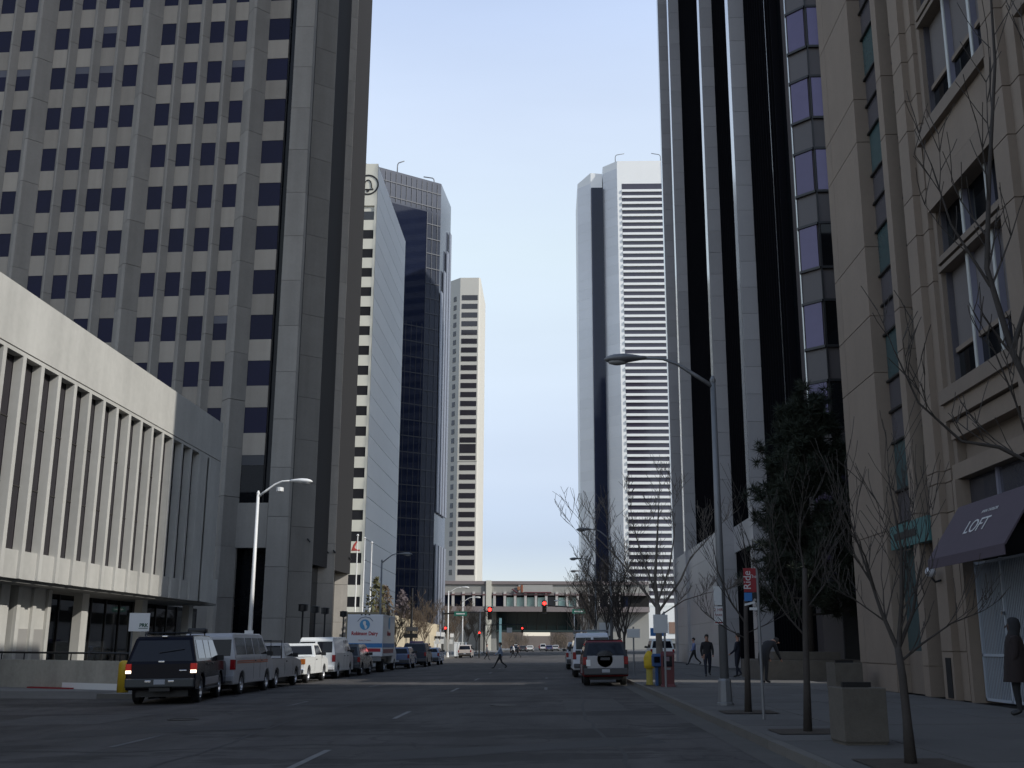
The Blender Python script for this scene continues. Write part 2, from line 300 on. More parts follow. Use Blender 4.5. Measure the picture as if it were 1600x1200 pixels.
# ------------------------------------------------------------------ low concrete building with fins (left)
lo = thing('concrete_building', 'low pale concrete building with vertical fins, long blank top band and sunlit street side', 'building', (-22, 41, 0))
LY0, LY1 = 8.0, 71.6
box(-23.2, -22.0, LY0, LY1, 13.62, 16.2).build('top_band', CONCL, lo)
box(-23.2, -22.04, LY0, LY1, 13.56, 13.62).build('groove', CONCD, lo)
box(-23.2, -22.0, LY0, LY1, 13.40, 13.56).build('lintel', CONCL, lo)
box(-45, -23.2, LY0, LY1, 4.29, 16.1).build('core', CONCL, lo)
box(-45, -22.1, LY0, LY1, 16.2, 16.26).build('roof', CONCD, lo)
fin = box(-22.4, -22.0, -0.3, 0.0, 4.29, 13.4).mesh('fin', CONCL)
pane = box(-22.6, -22.42, 0.0, 1.4, 5.45, 13.4).mesh('window', glassm('violet_window_glass', (0.014, 0.011, 0.016)))
bar = MB().box(-22.42, -22.38, 0, 1.39, 0, 0.05).mesh('glazing_bar', mat('dark_bronze', (0.035, 0.03, 0.028), 0.5))
spn = box(-22.6, -22.13, 0.0, 1.39, 4.29, 5.45).mesh('spandrel_panel', CONCL)
bl = box(-22.42, -22.395, 0.05, 1.34, 0, 1.0).mesh('blind', mat('window_blind', (0.5, 0.46, 0.38), 0.8))
for k in range(-18, 16):
    y = 41.97 + 1.69 * k
    inst('fin', fin, lo, (0, y, 0))
    if k < 15:
        wn = inst('window', pane, lo, (0, y, 0))
        inst('spandrel_panel', spn, lo, (0, y, 0))
        for z in (8.1, 10.8): inst('glazing_bar', bar, wn, (0, y, z))
        if k in (1, 7): inst('blind', bl, wn, (0, y, 11.0), sc=(1, 0.55, 2.35 if k == 7 else 1.9)).location.z += 0
inst('fin', fin, lo, (0, 41.97 + 1.69 * 16, 0))
box(-22.45, -22.0, 67.33, LY1, 4.29, 13.4).build('end_panel', CONCL, lo)
box(-30, -22.3, LY1, 73.6, 4.3, 5.9).build('link_block', CONCL, lo)
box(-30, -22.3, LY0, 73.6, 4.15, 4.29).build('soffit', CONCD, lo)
box(-30, -25.6, LY0, 80, 0.08, 4.15).build('back_wall', DARK, lo)
colm = box(-0.45, 0, -0.8, 0, 0.08, 4.15).mesh('column', CONCL)
for y in (22.3, 30.7, 39.1, 47.5, 55.9, 64.2, 72.6): inst('column', colm, lo, (-23.5, y, 0))
gp = box(-25.55, -25.5, 0.04, 2.0, 0.5, 3.9).mesh('shop_window', glassm('shopfront_glass', (0.012, 0.014, 0.016), 0.03))
gb = box(-25.58, -25.44, -0.05, 0.05, 0.1, 4.15).mesh('shop_mullion', BLK)
for i in range(28):
    y = 22 + 2.05 * i; inst('shop_window', gp, lo, (0, y, 0)); inst('shop_mullion', gb, lo, (0, y, 0))
box(-25.6, -25.42, 20, 80, 0.1, 0.5).build('shop_plinth', CONCD, lo)
box(-25.3, -23.55, 48.1, 51.6, 0.08, 4.15).build('door_block', CONCL, lo)
for a in (48.25, 49.75, 51.25): box(-23.55, -23.42, a - 0.14, a + 0.2, 0.08, 4.1).build('door_pier', CONCL, lo)
dm = box(-23.55, -23.5, 0, 1.0, 0.08, 2.3).mesh('door', mat('grey_door', (0.3, 0.29, 0.27), 0.6))
for a in (48.5, 50.0): inst('door', dm, lo, (0, a, 0))

# ------------------------------------------------------------------ parapet wall, railing, bollard, board (left)
pw = thing('parapet_wall', 'low stained concrete wall with pipe rail beside the driveway', 'wall', (-18, 40.5, 0))
wa, wb = (-24.0, 43.2), (-14.95, 39.1)
MB().slab(wa, wb, 0.0, 1.08, 0.28).build('wall_face', mat('stained_wall_concrete', (0.38, 0.355, 0.3), 0.92, noise=0.2, scale=0.8, streak=0.2, bump=0.4), pw)
dv = Vector((wb[0] - wa[0], wb[1] - wa[1])); wp = lambda t, off=0: (wa[0] + dv.x * t + 0.41 * off, wa[1] + dv.y * t - 0.91 * off)
a, b_ = wp(0.63, -0.03), wp(0.995, -0.03)
MB().slab(wp(0.70, 0.012), wp(0.999, 0.012), 0.0, 0.3, 0.02).build('white_band', WHITE, pw)
MB().slab(wp(0.52, 0.35), wp(0.74, 0.35), 0.0, 0.13, 0.18).build('red_kerb', mat('red_kerb_paint', (0.3, 0.03, 0.035), 0.7, noise=0.15, scale=3), pw)
rl = MB().tube([(*wp(0.0, -0.12), 1.34), (*wp(1.06, -0.12), 1.34)], 0.035, 8); rl.build('handrail', BLK, pw, True)
for i in range(9):
    x, y = wp(i / 8.2, -0.12); MB().tube([(x, y, 1.0), (x, y, 1.34)], 0.025, 6).build('rail_post', BLK, pw, True)
bo = thing('bollard', 'yellow painted post behind the black SUV at the wall end', 'bollard', (-14.38, 37.6, 0.05))
MB().lathe([(0.19, 0.05), (0.19, 1.0), (0.17, 1.07), (0.1, 1.12), (0.0, 1.13)], 20, (-14.38, 37.6, 0)).build('post', mat('yellow_paint', (0.55, 0.36, 0.02), 0.5, noise=0.12, scale=5), bo, True)
MB().lathe([(0.23, 0.03), (0.23, 0.06), (0.19, 0.075)], 20, (-14.38, 37.6, 0)).build('base_ring', CONCD, bo)
sg = thing('notice_board', 'white notice board on two posts above the low wall', 'sign', (-14.2, 38.2, 0.08))
for x in (-14.45, -13.95): MB().tube([(x, 38.2, 0.08), (x, 38.2, 2.1)], 0.03, 6).build('post', STEEL, sg)
MB().box(-14.55, -13.84, 38.12, 38.16, 2.1, 2.72).build('board', WHITE, sg)
text('PRK', 0.17, mat('green_print', (0.02, 0.09, 0.05), 0.6), sg, (-14.03, 38.115, 2.3), (R(90), 0, 0), ext=0.002, bold=0.006)
MB().box(-14.2, -13.88, 38.112, 38.118, 2.19, 2.21).build('print_bar', MATS['green_print'], sg)

# ------------------------------------------------------------------ tall grey concrete tower (left)
tw = thing('concrete_tower', 'tall grey concrete tower with dark square windows between ribbed piers', 'building', (-21.2, 88, 0), R(-3.3), local=True)
# local frame: x negative = along the front away from the street, y = into the building
TZ = 104.0
nk = 16
zt = [16.95 + 4.06 * k for k in range(nk)]          # window heads
box(-50, -2.9, 0.55, 34, 9.3, TZ).build('core', DARK, tw)
box(-50, -2.0, 0.0, 34, TZ, TZ + 0.6).build('roof', CONCD, tw)
def vpan(wd, d):
    h = 4.03
    return MB().prism([(-wd / 2, 0.12), (-wd * 0.06, -d), (wd * 0.06, -d), (wd / 2, 0.12), (wd / 2, 0.5), (-wd / 2, 0.5)], 0.0, h)
mW = vpan(2.05, 0.95).mesh('pier_panel', CONC); mN = vpan(0.98, 0.42).mesh('rib_panel', CONC)
def win(wd): return MB().box(0, wd, 0.17, 0.3, -2.2, 0).mesh('window', WGLASS)
def spa(wd): return MB().box(0, wd, 0.13, 0.32, -1.86, 0.0).mesh('spandrel', SPAN)
def shade(wd): return MB().box(0, wd, 0.16, 0.168, -0.7, 0).mesh('blind', mat('grey_blind', (0.1, 0.1, 0.12), 0.7))
w13, s13, w20, s20, b13 = win(1.32), spa(1.32), win(2.0), spa(2.0), shade(1.32)
cols = [(-4.35, w20, s20)]
u = -6.2
piers = [-5.28]; ribs = []
for g in range(4):
    for i in range(4):
        cols.append((u - 1.32, w13, s13)); u -= 1.32
        if i < 3: ribs.append(u - 0.49); u -= 0.98
    piers.append(u - 1.03); u -= 2.06
for x, wm, sm in cols:
    deep = x < -8
    for k, z in enumerate(zt):
        if k == 0: continue
        wi = inst('window', wm, tw, (x, 0, z)); inst('spandrel', sm, tw, (x, 0, z - 2.2))
        if wm is w13 and rnd.random() < 0.07: inst('blind', b13, wi, (0, 0, 0)).location = (0, 0, 0)
for x in piers:
    for k in range(nk + 8): inst('pier_panel', mW, tw, (x, 0, 19.25 - 4.06 * 4 - 1.75 + 4.06 * k + rnd.uniform(-0.01, 0.01)))
for x in ribs:
    for k in range(nk + 1): inst('rib_panel', mN, tw, (x, 0, 15.25 + 4.06 * k))
box(-3.0 + 0.66, -1.7, 0.6, 0.7, 9, TZ).build('slot_glass', DGLASS, tw)
# foot of the street bay: opening, plain panel, opening
box(-4.35, -2.35, 0.2, 0.3, 12.96, 16.95).build('large_window', DGLASS, tw)
box(-4.35, -2.35, 0.15, 0.21, 16.1, 16.95).build('window_head', mat('dark_spandrel', (0.06, 0.06, 0.065), 0.7), tw)
box(-4.35, -1.75, 0.05, 0.5, 9.3, 12.96).build('sill_panel', CONC, tw)
box(-6.3, -1.7, 1.2, 1.3, 0.1, 9.3).build('entrance_glass', DGLASS, tw)
box(-48, -6.25, 0.12, 0.5, 0.1, 15.2).build('lower_wall', CONC, tw)
# street side: four deep fins stepping back, set square to the street (children in world metres)
tw2 = Matrix.Rotation(R(3.3), 4, 'Z')
def tw_add(name, x0, x1, y0, y1, z0, z1, m):
    mb = box(x0 + 21.2, x1 + 21.2, y0 - 88, y1 - 88, z0, z1)
    mb.v = [tuple(tw2 @ Vector(p)) for p in mb.v]
    return mb
fy = [88.0, 100.2, 112.6, 121.6]
fw = [1.68, 3.8, 4.8, 4.6]
for i, y in enumerate(fy):
    q_ = (0, 0.5, 0.85, 1.05)[i]
    def tooth(wd):
        x1 = -21.2 - q_ + 21.2; yb = y - 88
        pl_ = [(x1 - wd, yb), (x1, yb), (x1, yb + 0.9), (x1 - wd, yb + 0.9)] if i == 0 else [(x1 - wd, yb - wd * 0.8), (x1, yb), (x1, yb + 0.12), (x1 - wd, yb + 0.9)]
        mb = MB().prism(pl_, 0.015, 4.045); mb.v = [tuple(tw2 @ Vector(p)) for p in mb.v]; return mb.mesh('fin_panel', CONC)
    me = tooth(fw[i]); mel = tooth(min(fw[i], 2.0))
    for k in range(-1, 24):
        z0 = 3.7 + 4.06 * k + (0.35 if i % 2 else 0)
        inst('fin_panel', me if z0 > 9 or i == 3 else mel, tw, (0, 0, z0))
tw_add('', -27.5, -25.1, 89.5, 122, 9.6, TZ, CONC).build('street_wall', CONC, tw)
tw_add('', -27.5, -23.5, 89.5, 121.5, 0.1, 9.6, DGLASS).build('street_glass', DGLASS, tw)
for i in (1, 2, 3):
    y = fy[i] - 0.02
    mb = MB()
    for dx in (0.35, 1.1): 
        p = [(-23.2 + dx, y, 10.9), (-23.2 + dx, y - 0.5, 11.1), (-23.2 + dx + 0.25, y - 0.55, 10.8)]
        mb.tube([tuple(tw2 @ Vector((a + 21.2, b - 88, c))) for a, b, c in p], 0.06, 6)
    mb.build('wall_lamp', BLK, tw)

# ------------------------------------------------------------------ cream tower with round bell emblem (left, far)
CREAM = mat('cream_panel', (0.7, 0.68, 0.58), 0.7, noise=0.03, scale=0.3, rand=0.03)
CREAMS = mat('pale_metal_panel', (0.6, 0.62, 0.62), 0.5, noise=0.03, scale=0.2, rand=0.05)  # greyer and cooler than the cream front
be = thing('emblem_tower', 'cream tower with a black ringed bell emblem and a plain panelled grey flank', 'building', (-31.2, 190, 0))
BX, BY, BZ = -32.1, 190.0, 90.6
MB().prism([(BX - 30, BY + 0.3), (BX - 0.3, BY + 0.3), (BX - 0.3, BY + 40.5), (BX - 30, BY + 40.5)], 0, BZ - 0.3).build('core', CREAM, be)
box(BX - 30, BX, BY, BY + 0.3, 82.1, BZ).build('top_panel', CREAM, be)
box(BX - 0.45, BX, BY, BY + 0.3, 0, 82.1).build('corner_strip', CREAM, be)
wm = box(-4.2, -0.46, 0.12, 0.29, 0, 1.75).mesh('window', glassm('smoky_window_glass', (0.03, 0.03, 0.033), 0.08))
wb_ = box(-30, -0.46, 0.02, 0.3, 0, 2.0).mesh('spandrel', CREAM)
wc = box(-30, -4.9, 0.12, 0.29, 0, 1.75).mesh('window', MATS['smoky_window_glass'])
wp_ = box(-4.9, -4.2, 0.06, 0.29, 0, 1.75).mesh('window_pier', CREAM)
for k in range(21):
    z = 79.2 - 3.75 * k
    if z < 4: break
    inst('window', wm, be, (BX, BY, z)); inst('window', wc, be, (BX, BY, z)); inst('window_pier', wp_, be, (BX, BY, z)); inst('spandrel', wb_, be, (BX, BY, z - 2.0))
fl = {}
for j in range(24):                      # flank panels, one course per floor half
    z0, z1 = 1.2 + 3.72 * j, 1.2 + 3.72 * j + 3.64
    inst('flank_panel', fl.setdefault(0, box(-0.3, 0, 0.02, 40.5, 0, 3.64).mesh('flank_panel', CREAMS)), be, (BX, BY, z0))
# emblem: ring and bell outline, black, on the top panel
ec = (-33.9, 189.97, 86.3)
ring = MB(); nr = 40
for r0, r1 in ((1.78, 2.06),):
    vs = []
    for j in range(nr):
        a_ = 2 * math.pi * j / nr
        for r_ in (r0, r1):
            for dy in (0, -0.06): vs.append((ec[0] + r_ * math.cos(a_), ec[1] + dy, ec[2] + r_ * math.sin(a_)))
    fs = []
    for j in range(nr):
        p, q = 4 * j, 4 * ((j + 1) % nr)
        fs += [(p + 1, p + 3, q + 3, q + 1), (p, q, q + 2, p + 2), (p, p + 1, q + 1, q), (p + 2, q + 2, q + 3, p + 3)]
    ring.add(vs, fs)
BP = mat('black_paint', (0.015, 0.015, 0.016), 0.6)
em = ring.build('emblem_ring', BP, be)
bell = [(-1.05, -0.95), (-0.72, -0.6), (-0.62, 0.2), (-0.5, 0.62), (-0.22, 0.9), (0, 0.98), (0.22, 0.9), (0.5, 0.62), (0.62, 0.2), (0.72, -0.6), (1.05, -0.95), (-1.05, -0.95)]
MB().tube([(ec[0] + x, ec[1] - 0.03, ec[2] + z) for x, z in bell], 0.1, 6).build('emblem_bell', BP, be)
MB().lathe([(0.3, 0), (0.3, 0.06)], 12, (ec[0], ec[1], ec[2] - 1.2), 'y').build('emblem_clapper', BP, be)

# ------------------------------------------------------------------ dark glass tower (left, farther)
TGL = glassm('grey_blue_glass', (0.05, 0.058, 0.08), 0.12, rand=0.05, metal=0.1)
NGL = glassm('navy_glass', (0.012, 0.016, 0.034), 0.05, rand=0.05, spec=0.35)
gt = thing('glass_tower', 'dark blue glass tower with grey gridded top, standing behind the cream tower', 'building', (-30, 270, 0))
A_, B_, C_, D_ = (-52.0, 252.9), (-28.4, 270.0), (-27.2, 286.0), (-60, 300)
MB().prism([A_, B_, C_, D_], 0, 122.0).build('shell', TGL, gt)
fd = Vector((B_[0] - A_[0], B_[1] - A_[1])).normalized(); fn = Vector((fd.y, -fd.x))
def fp(t, off): return (A_[0] + fd.x * t + fn.x * off, A_[1] + fd.y * t + fn.y * off)
FL = math.hypot(B_[0] - A_[0], B_[1] - A_[1])
MB().slab(fp(4, 0.05), fp(FL - 4.3, 0.05), 0, 113.0, -0.1).build('dark_glass_front', NGL, gt)
def grid(z0, z1, t0, t1, name, m, off):
    g_ = MB(); z = z0 + 1.0
    while z < z1: g_.slab(fp(t0, off), fp(t1, off), z, z + 0.25, -0.06); z += 4.1
    t = t0
    while t < t1: g_.slab(fp(t, off + 0.01), fp(t + 0.12, off + 0.01), z0, z1, -0.06); t += 1.55
    g_.build(name, m, gt, kind='stuff')
grid(113.5, 121.5, 0, FL, 'top_mullion_grid', mat('mullion_grey', (0.045, 0.052, 0.068), 0.5, 0.1), 0.1)
grid(2, 113, FL - 4.2, FL, 'side_mullion_grid', MATS['mullion_grey'], 0.1)
grid(2, 82, 4, FL - 4.4, 'front_mullion_grid', mat('mullion_navy', (0.02, 0.024, 0.034), 0.4, 0.2), 0.12)
sdv = Vector((C_[0] - B_[0], C_[1] - B_[1])).normalized(); snn = Vector((sdv.y, -sdv.x))
for i in range(4):
    a0 = (B_[0] + sdv.x * (0.6 + 3.9 * i) + snn.x * 0.25, B_[1] + sdv.y * (0.6 + 3.9 * i) + snn.y * 0.25); a1 = (a0[0] + sdv.x * 2.6, a0[1] + sdv.y * 2.6)
    MB().slab(a0, a1, 34, 113 - 7 * (3 - i), -0.3).build('flank_strip', mat('flank_metal', (0.26, 0.28, 0.33), 0.4, 0.3), gt)
    MB().slab(a0, a1, 2, 26, -0.3).build('flank_strip', MATS['flank_metal'], gt)
def davit(parent, x, y, z, s, h=3.2):
    MB().tube([(x, y, z), (x, y, z + h * 0.7), (x + 0.15 * s, y, z + h * 0.88), (x + 0.6 * s, y, z + h), (x + 3.6 * s, y, z + h * 1.15)], 0.16, 6).build('roof_davit', STEEL, parent, True)
davit(gt, -30.6, 272, 122, -0.8, 2.6); davit(gt, -39.5, 264, 122, 0.5, 3.4)
box(-46, -33, 270, 286, 122, 122.8).build('roof_plant', CONCD, gt)

# ------------------------------------------------------------------ slim cream tower (left, farthest)
cr = thing('striped_cream_tower', 'slim cream tower with many narrow dark window bands above the street bridge', 'building', (-26, 350, 0))
CR2 = mat('cream_concrete', (0.55, 0.53, 0.47), 0.8, noise=0.03, scale=0.2, rand=0.03)
MB().prism([(-40, 360), (-33.2, 353.6), (-29.6, 350), (-23.3, 350), (-22.8, 350.7), (-22.8, 380), (-40, 380)], 0, 123.2).build('shell', CR2, cr)
wm = box(0, 5.3, -0.09, 0.05, 0, 1.75).mesh('window_band', glassm('umber_glass', (0.035, 0.032, 0.038), 0.1))
wl = MB().slab((-31.9, 352.3), (-30.9, 351.3), 0, 1.7, -0.1)
wl = wl.mesh('window', MATS['umber_glass'])
z = 115.2
while z > 22:
    if abs(z - 62) < 1.7: inst('window_band', wm, cr, (-28.95, 350, z - 0.4), sc=(1, 1, 1.7))
    else: inst('window_band', wm, cr, (-28.95, 350, z))
    inst('window', wl, cr, (0, 0, z)); z -= 3.06
box(-29.65, -23.2, 349.86, 350.1, 60.0, 60.35).build('belt_course', CR2, cr)

# ------------------------------------------------------------------ building bridging the street
br = thing('bridge_building', 'long low building bridging the street with a row of tall green windows and a sign', 'building', (-10, 330, 0))
PINKC = mat('mauve_concrete', (0.25, 0.215, 0.21), 0.8, noise=0.05, scale=0.2)
PAR = mat('grey_stucco', (0.33, 0.325, 0.3), 0.85, noise=0.05, scale=0.2)
box(-60, 30, 330, 352, 16.4, 20.2).build('parapet', PAR, br)
box(-60, 30, 329.6, 352.4, 19.4, 20.35).build('coping', PINKC, br)
box(-60, 30, 329.7, 330, 16.2, 16.9).build('ledge', PINKC, br)
box(-60, 30, 331, 352, 12.2, 16.4).build('recessed_wall', DARK, br)
box(-60, 30, 329.6, 352, 11.4, 12.9).build('floor_band', PINKC, br)
box(-18.6, -17.0, 329.3, 331, 0.1, 20.5).build('bright_pier', CREAM, br)
pm = box(-0.36, 0.36, -0.5, 0.6, 12.9, 17.2).mesh('column', mat('white_stucco', (0.55, 0.53, 0.5), 0.8)); pc = box(-0.5, 0.5, -0.62, 0.6, 16.1, 16.5).mesh('column_cap', mat('red_brown', (0.16, 0.07, 0.07), 0.7))
tm = box(-1.05, 1.05, 0.3, 0.5, 12.95, 15.7).mesh('window', mat('green_glass', (0.36, 0.55, 0.5), 0.1, noise=0.12, scale=0.5, rand=0.1)); tn = box(-1.05, 1.05, 0.3, 0.5, 12.95, 15.9).mesh('window', NGL)  # bright sky behind the pale panes is put into their opaque teal colour
for i in range(18):
    x = -31.6 + 3.1 * i
    c_ = inst('column', pm, br, (x, 330, 0)); inst('column_cap', pc, c_, (x, 330, 0))
    inst('window', tm if i in (6, 7, 8, 9, 11, 12, 4) else tn, br, (x + 1.55, 330.2, 0), sc=(1, 1, 0.994 if i != 4 else 0.97))
box(-15.6, 9.5, 332, 346, 6.1, 11.4).build('lower_glass', glassm('dark_teal_glass', (0.006, 0.014, 0.016), 0.08, spec=0.15), br)
box(-15.8, 9.7, 331.8, 346, 5.6, 6.1).build('lower_beam', mat('dark_green_beam', (0.03, 0.05, 0.048), 0.5), br)
gl = MB()
for i in range(9): gl.box(-15.4 + 3 * i, -15.25 + 3 * i, 331.85, 331.99, 6.1, 11.4)
gl.build('lower_mullion', BLK, br, kind='stuff')
box(-60, -15.6, 333, 352, 0, 11.4).build('left_abutment', PAR, br); box(9.5, 30, 333, 352, 0, 11.4).build('right_abutment', PAR, br)
sgm = box(-8.9, 1.3, 329.25, 329.55, 17.0, 19.2).build('sign_panel', mat('sign_grey', (0.42, 0.41, 0.38), 0.7), br)
box(-7.2, 0.9, 329.1, 329.26, 16.85, 17.15).build('sign_line', mat('sign_maroon', (0.11, 0.02, 0.03), 0.6), br)
box(-8.1, -7.6, 329.1, 329.26, 17.0, 19.2).build('sign_bar', mat('sign_rust', (0.3, 0.09, 0.04), 0.6), br)
MB().prism([(-9.2, 329.1), (-8.4, 329.1), (-8.4, 329.2), (-9.2, 329.2)], 17.7, 18.7).build('sign_badge', mat('sign_orange', (0.36, 0.16, 0.08), 0.6), br)
MB().tube([(-10.9, 329.3, 18.0), (-9.2, 329.3, 16.9)], 0.2, 6).build('sign_stroke', MATS['sign_maroon'], br)
box(-14.6, -13.9, 329, 330, 0, 9.5).build('teal_pylon', mat('teal_paint', (0.2, 0.36, 0.4), 0.5), br)

# ------------------------------------------------------------------ white striped tower (right, far)
WP = mat('white_panel', (0.8, 0.81, 0.79), 0.55, noise=0.025, scale=0.2, rand=0.02)
st = thing('white_striped_tower', 'tall white tower with angled corners and dozens of thin horizontal window bands', 'building', (30, 400, 0))
y0 = 400.0
MB().prism([(22.3, 405.4), (27.7, y0), (60, y0), (60, 440), (22.3, 440)], 0, 189.0).build('shell', WP, st)
MB().prism([(12.3, 410.6), (17.4, 405.4), (22.0, 405.4), (22.3, 440), (12.3, 440)], 0, [184, 186.5, 186, 186, 184]).build('rear_shell', WP, st)
cp = mat('white_panel_angled', (0.66, 0.68, 0.7), 0.45, noise=0.03, scale=0.2, rand=0.04)  # white panel darkened and cooled for faces turned from the sun
for k in range(46):
    z0 = 2 + 4.0 * k
    if z0 + 3.9 < 188.5: inst('angled_panel', fl.setdefault(1, MB().slab((22.3 - 22.3, 5.4), (5.4, 0.0), 0, 3.93, -0.06).mesh('angled_panel', cp)), st, (22.3, y0, z0))
    if z0 + 3.9 < 184: inst('angled_panel', fl.setdefault(2, MB().slab((0, 5.2), (5.1, 0.0), 0, 3.93, -0.06).mesh('angled_panel', cp)), st, (12.3, 405.4, z0))
box(17.5, 22.2, 404.2, 405.4, 0, 179.6).build('recess_glass', NGL, st)
wm = box(0, 30.5, 0, 0.12, 0, 2.58).mesh('window_band', glassm('dusk_glass', (0.05, 0.045, 0.065), 0.08, rand=0.05)); lm = box(-0.05, 30.6, -0.45, 0.12, 0, 0.95).mesh('spandrel_band', WP)
z = 176.7
while z > 15:
    inst('window_band', wm, st, (29.4, y0 - 0.06, z)); inst('spandrel_band', lm, st, (29.4, y0 - 0.06, z - 0.95)); z -= 2.58
box(45.6, 46.3, y0 - 0.3, y0, 0, 189).build('edge_pier', WP, st)
davit(st, 27.2, 402, 189, 1, 3.6); davit(st, 45.2, 402, 189, -1, 3.6)
box(24, 62, 398.8, 400, 0.2, 2.6).build('dark_base', BLK, st); box(24, 62, 398.4, 400, 4.2, 15).build('podium', WP, st)
box(30.2, 33.4, 398.2, 398.5, 6.5, 10).build('podium_sign', mat('tan_sign', (0.25, 0.16, 0.12), 0.7), st); box(43, 46, 398.2, 398.5, 6, 10).build('podium_sign', MATS['tan_sign'], st)

# ------------------------------------------------------------------ granite tower with black glass slots (right)
gr = thing('granite_tower', 'grey granite tower with tall piers, bright polished edges and black glass slots', 'building', (10.9, 58, 0.4))
GZ = 125.0  # height above the view raised to shade the left tower
FX0, FX1 = 10.87, 12.15
fys = [58.4, 69.4, 87.0, 95.2]
gp_ = box(0.0, 1.28, 0, 0.98, 0.008, 1.532).mesh('granite_panel', GRAN)
POL = mat('polished_edge', (0.5, 0.51, 0.5), 0.1, 0.75, rand=0.1)
for i, y in enumerate(fys):
    for k in range(38): inst('granite_panel', gp_, gr, (FX0, y, 9 + 1.54 * k))
    box(FX0, FX1, y, y + 0.98, 67.6, GZ).build('upper_pier', GRAN, gr)
    pe = box(FX0 - 0.02, FX0, y + 0.02, y + 0.96, 9, GZ - 1).build('polished_edge', POL, gr)
box(12.05, 14.5, 51.0, 96, 0.4, GZ).build('glass_wall', mat('black_curtain_glass', (0.004, 0.005, 0.007), 0.12, spec=0.12), gr)
mu = MB()
for i in range(72):
    y = 51.3 + 0.62 * i; mu.box(11.72, 12.06, y, y + 0.07, 0.4, GZ)
mu.build('mullion', mat('matt_black', (0.006, 0.006, 0.008), 0.9, spec=0.05), gr, kind='stuff')  # closely set black fins added to block the glass's sky reflection
box(11.69, 11.72, 52.54, 52.57, 9, GZ).build('bright_mullion', POL, gr)
# broad granite foot
fm = {}
def foot(x0, x1, y, z0, z1, d=1.0):
    z = z0
    while z < z1 - 0.2:
        h = min(1.5, z1 - z); box(x0, x1, y, y + d, z + 0.006, z + h - 0.006).build('granite_panel', GRAN, gr); z += h
foot(FX0, 13.6, 58.3, 0.4, 9); foot(13.6, 16, 58.4, 0.4, 9)
foot(FX0, 12.4, 69.2, 0.4, 9); foot(FX0 - 0.05, 12.3, 86.8, 0.4, 9); foot(FX0, 12.2, 95.1, 0.4, 9)
box(11.7, 12.04, 59.3, 69.2, 7.4, 9).build('portal_head', GRAN, gr)
for y_a, y_b in ((70.2, 86.8), (88.0, 95.1)):
    for k in range(6):
        for q in range(3):
            a_ = y_a + (y_b - y_a) * q / 3; box(11.0, 12.04, a_ + 0.01, a_ + (y_b - y_a) / 3 - 0.01, 0.4 + 1.434 * k + 0.008, 0.4 + 1.434 * (k + 1) - 0.008).build('granite_panel', GRAN, gr)
box(12.0, 14.6, 96, 96.5, 0.4, GZ).build('rear_wall', GRAN, gr)
rb = box(28.5, 52, 163, 240, 0, 142).build('rear_block', GRAN, gr)  # unseen tower added to shade the emblem tower's flank
rm = MB()
for k in range(34): rm.box(28.38, 52.1, 162.9, 240.1, 5 + 4 * k, 6.9 + 4 * k)
rm.build('rear_window_band', DGLASS, gr, kind='stuff')

# ------------------------------------------------------------------ brown bay windowed building (right, behind the pine)
bb = thing('bay_window_building', 'dark brown building with tinted violet corner windows behind the pine', 'building', (12.5, 50, 0.4))
BRN = mat('brown_metal_panel', (0.085, 0.075, 0.075), 0.5, noise=0.05, scale=0.5, rand=0.1)
VG = mat('violet_mirror_glass', (0.085, 0.07, 0.14), 0.12, 0.2, noise=0.1, scale=0.3, rand=0.12)
box(14.6, 40, 41.2, 45.7, 0.4, 17.4).build('low_wing', BRN, bb)  # unseen wing added to keep the pine and planter shaded
MB().prism([(12.2, 51), (12.25, 50.1), (13.0, 49.3), (14.6, 49.3), (14.6, 45.7), (48, 45.7), (48, 51)], 0.4, 160).build('core', BRN, bb)  # hidden front wing and height shaped to shade the left buildings
c0, c1 = (12.22, 50.07), (12.99, 49.27)
pa = MB().slab((c0[0] + 0.06, c0[1] - 0.06), (c1[0] - 0.06, c1[1] + 0.06), 0, 2.12, -0.04).mesh('window', VG); pb = box(13.08, 14.45, 49.22, 49.27, 0, 2.12).mesh('window', VG)
pbd = box(13.08, 14.45, 49.22, 49.27, 0, 2.12).mesh('window', DGLASS)
sa = MB().slab(c0, c1, 0, 0.12, -0.1).mesh('sill', BLK); sb = box(13.0, 14.55, 49.17, 49.27, 0, 0.12).mesh('sill', BLK)
lite = mat('violet_blind', (0.2, 0.17, 0.25), 0.6)
k = 0; z = 54.2
while z > 3.2:
    inst('window', pa, bb, (0, 0, z)).data; dk = z < 21.8 and z > 9
    inst('window', pbd if dk else pb, bb, (0, 0, z)); inst('sill', sa, bb, (0, 0, z - 0.12)); inst('sill', sb, bb, (0, 0, z - 0.12)); inst('sill', sb, bb, (0, 0, z + 2.12)); inst('sill', sa, bb, (0, 0, z + 2.12))
    z -= 3.88
box(12.98, 13.04, 49.2, 49.32, 4, 95).build('corner_mullion', BLK, bb)
MB().tube([(12.2, 50.12, 4), (12.2, 50.12, 95)], 0.05, 6).build('edge_trim', POL, bb)
box(12.9, 14.5, 49.1, 49.25, 0.45, 3.9).build('shopfront', glassm('lobby_glass', (0.05, 0.05, 0.05), 0.06), bb)

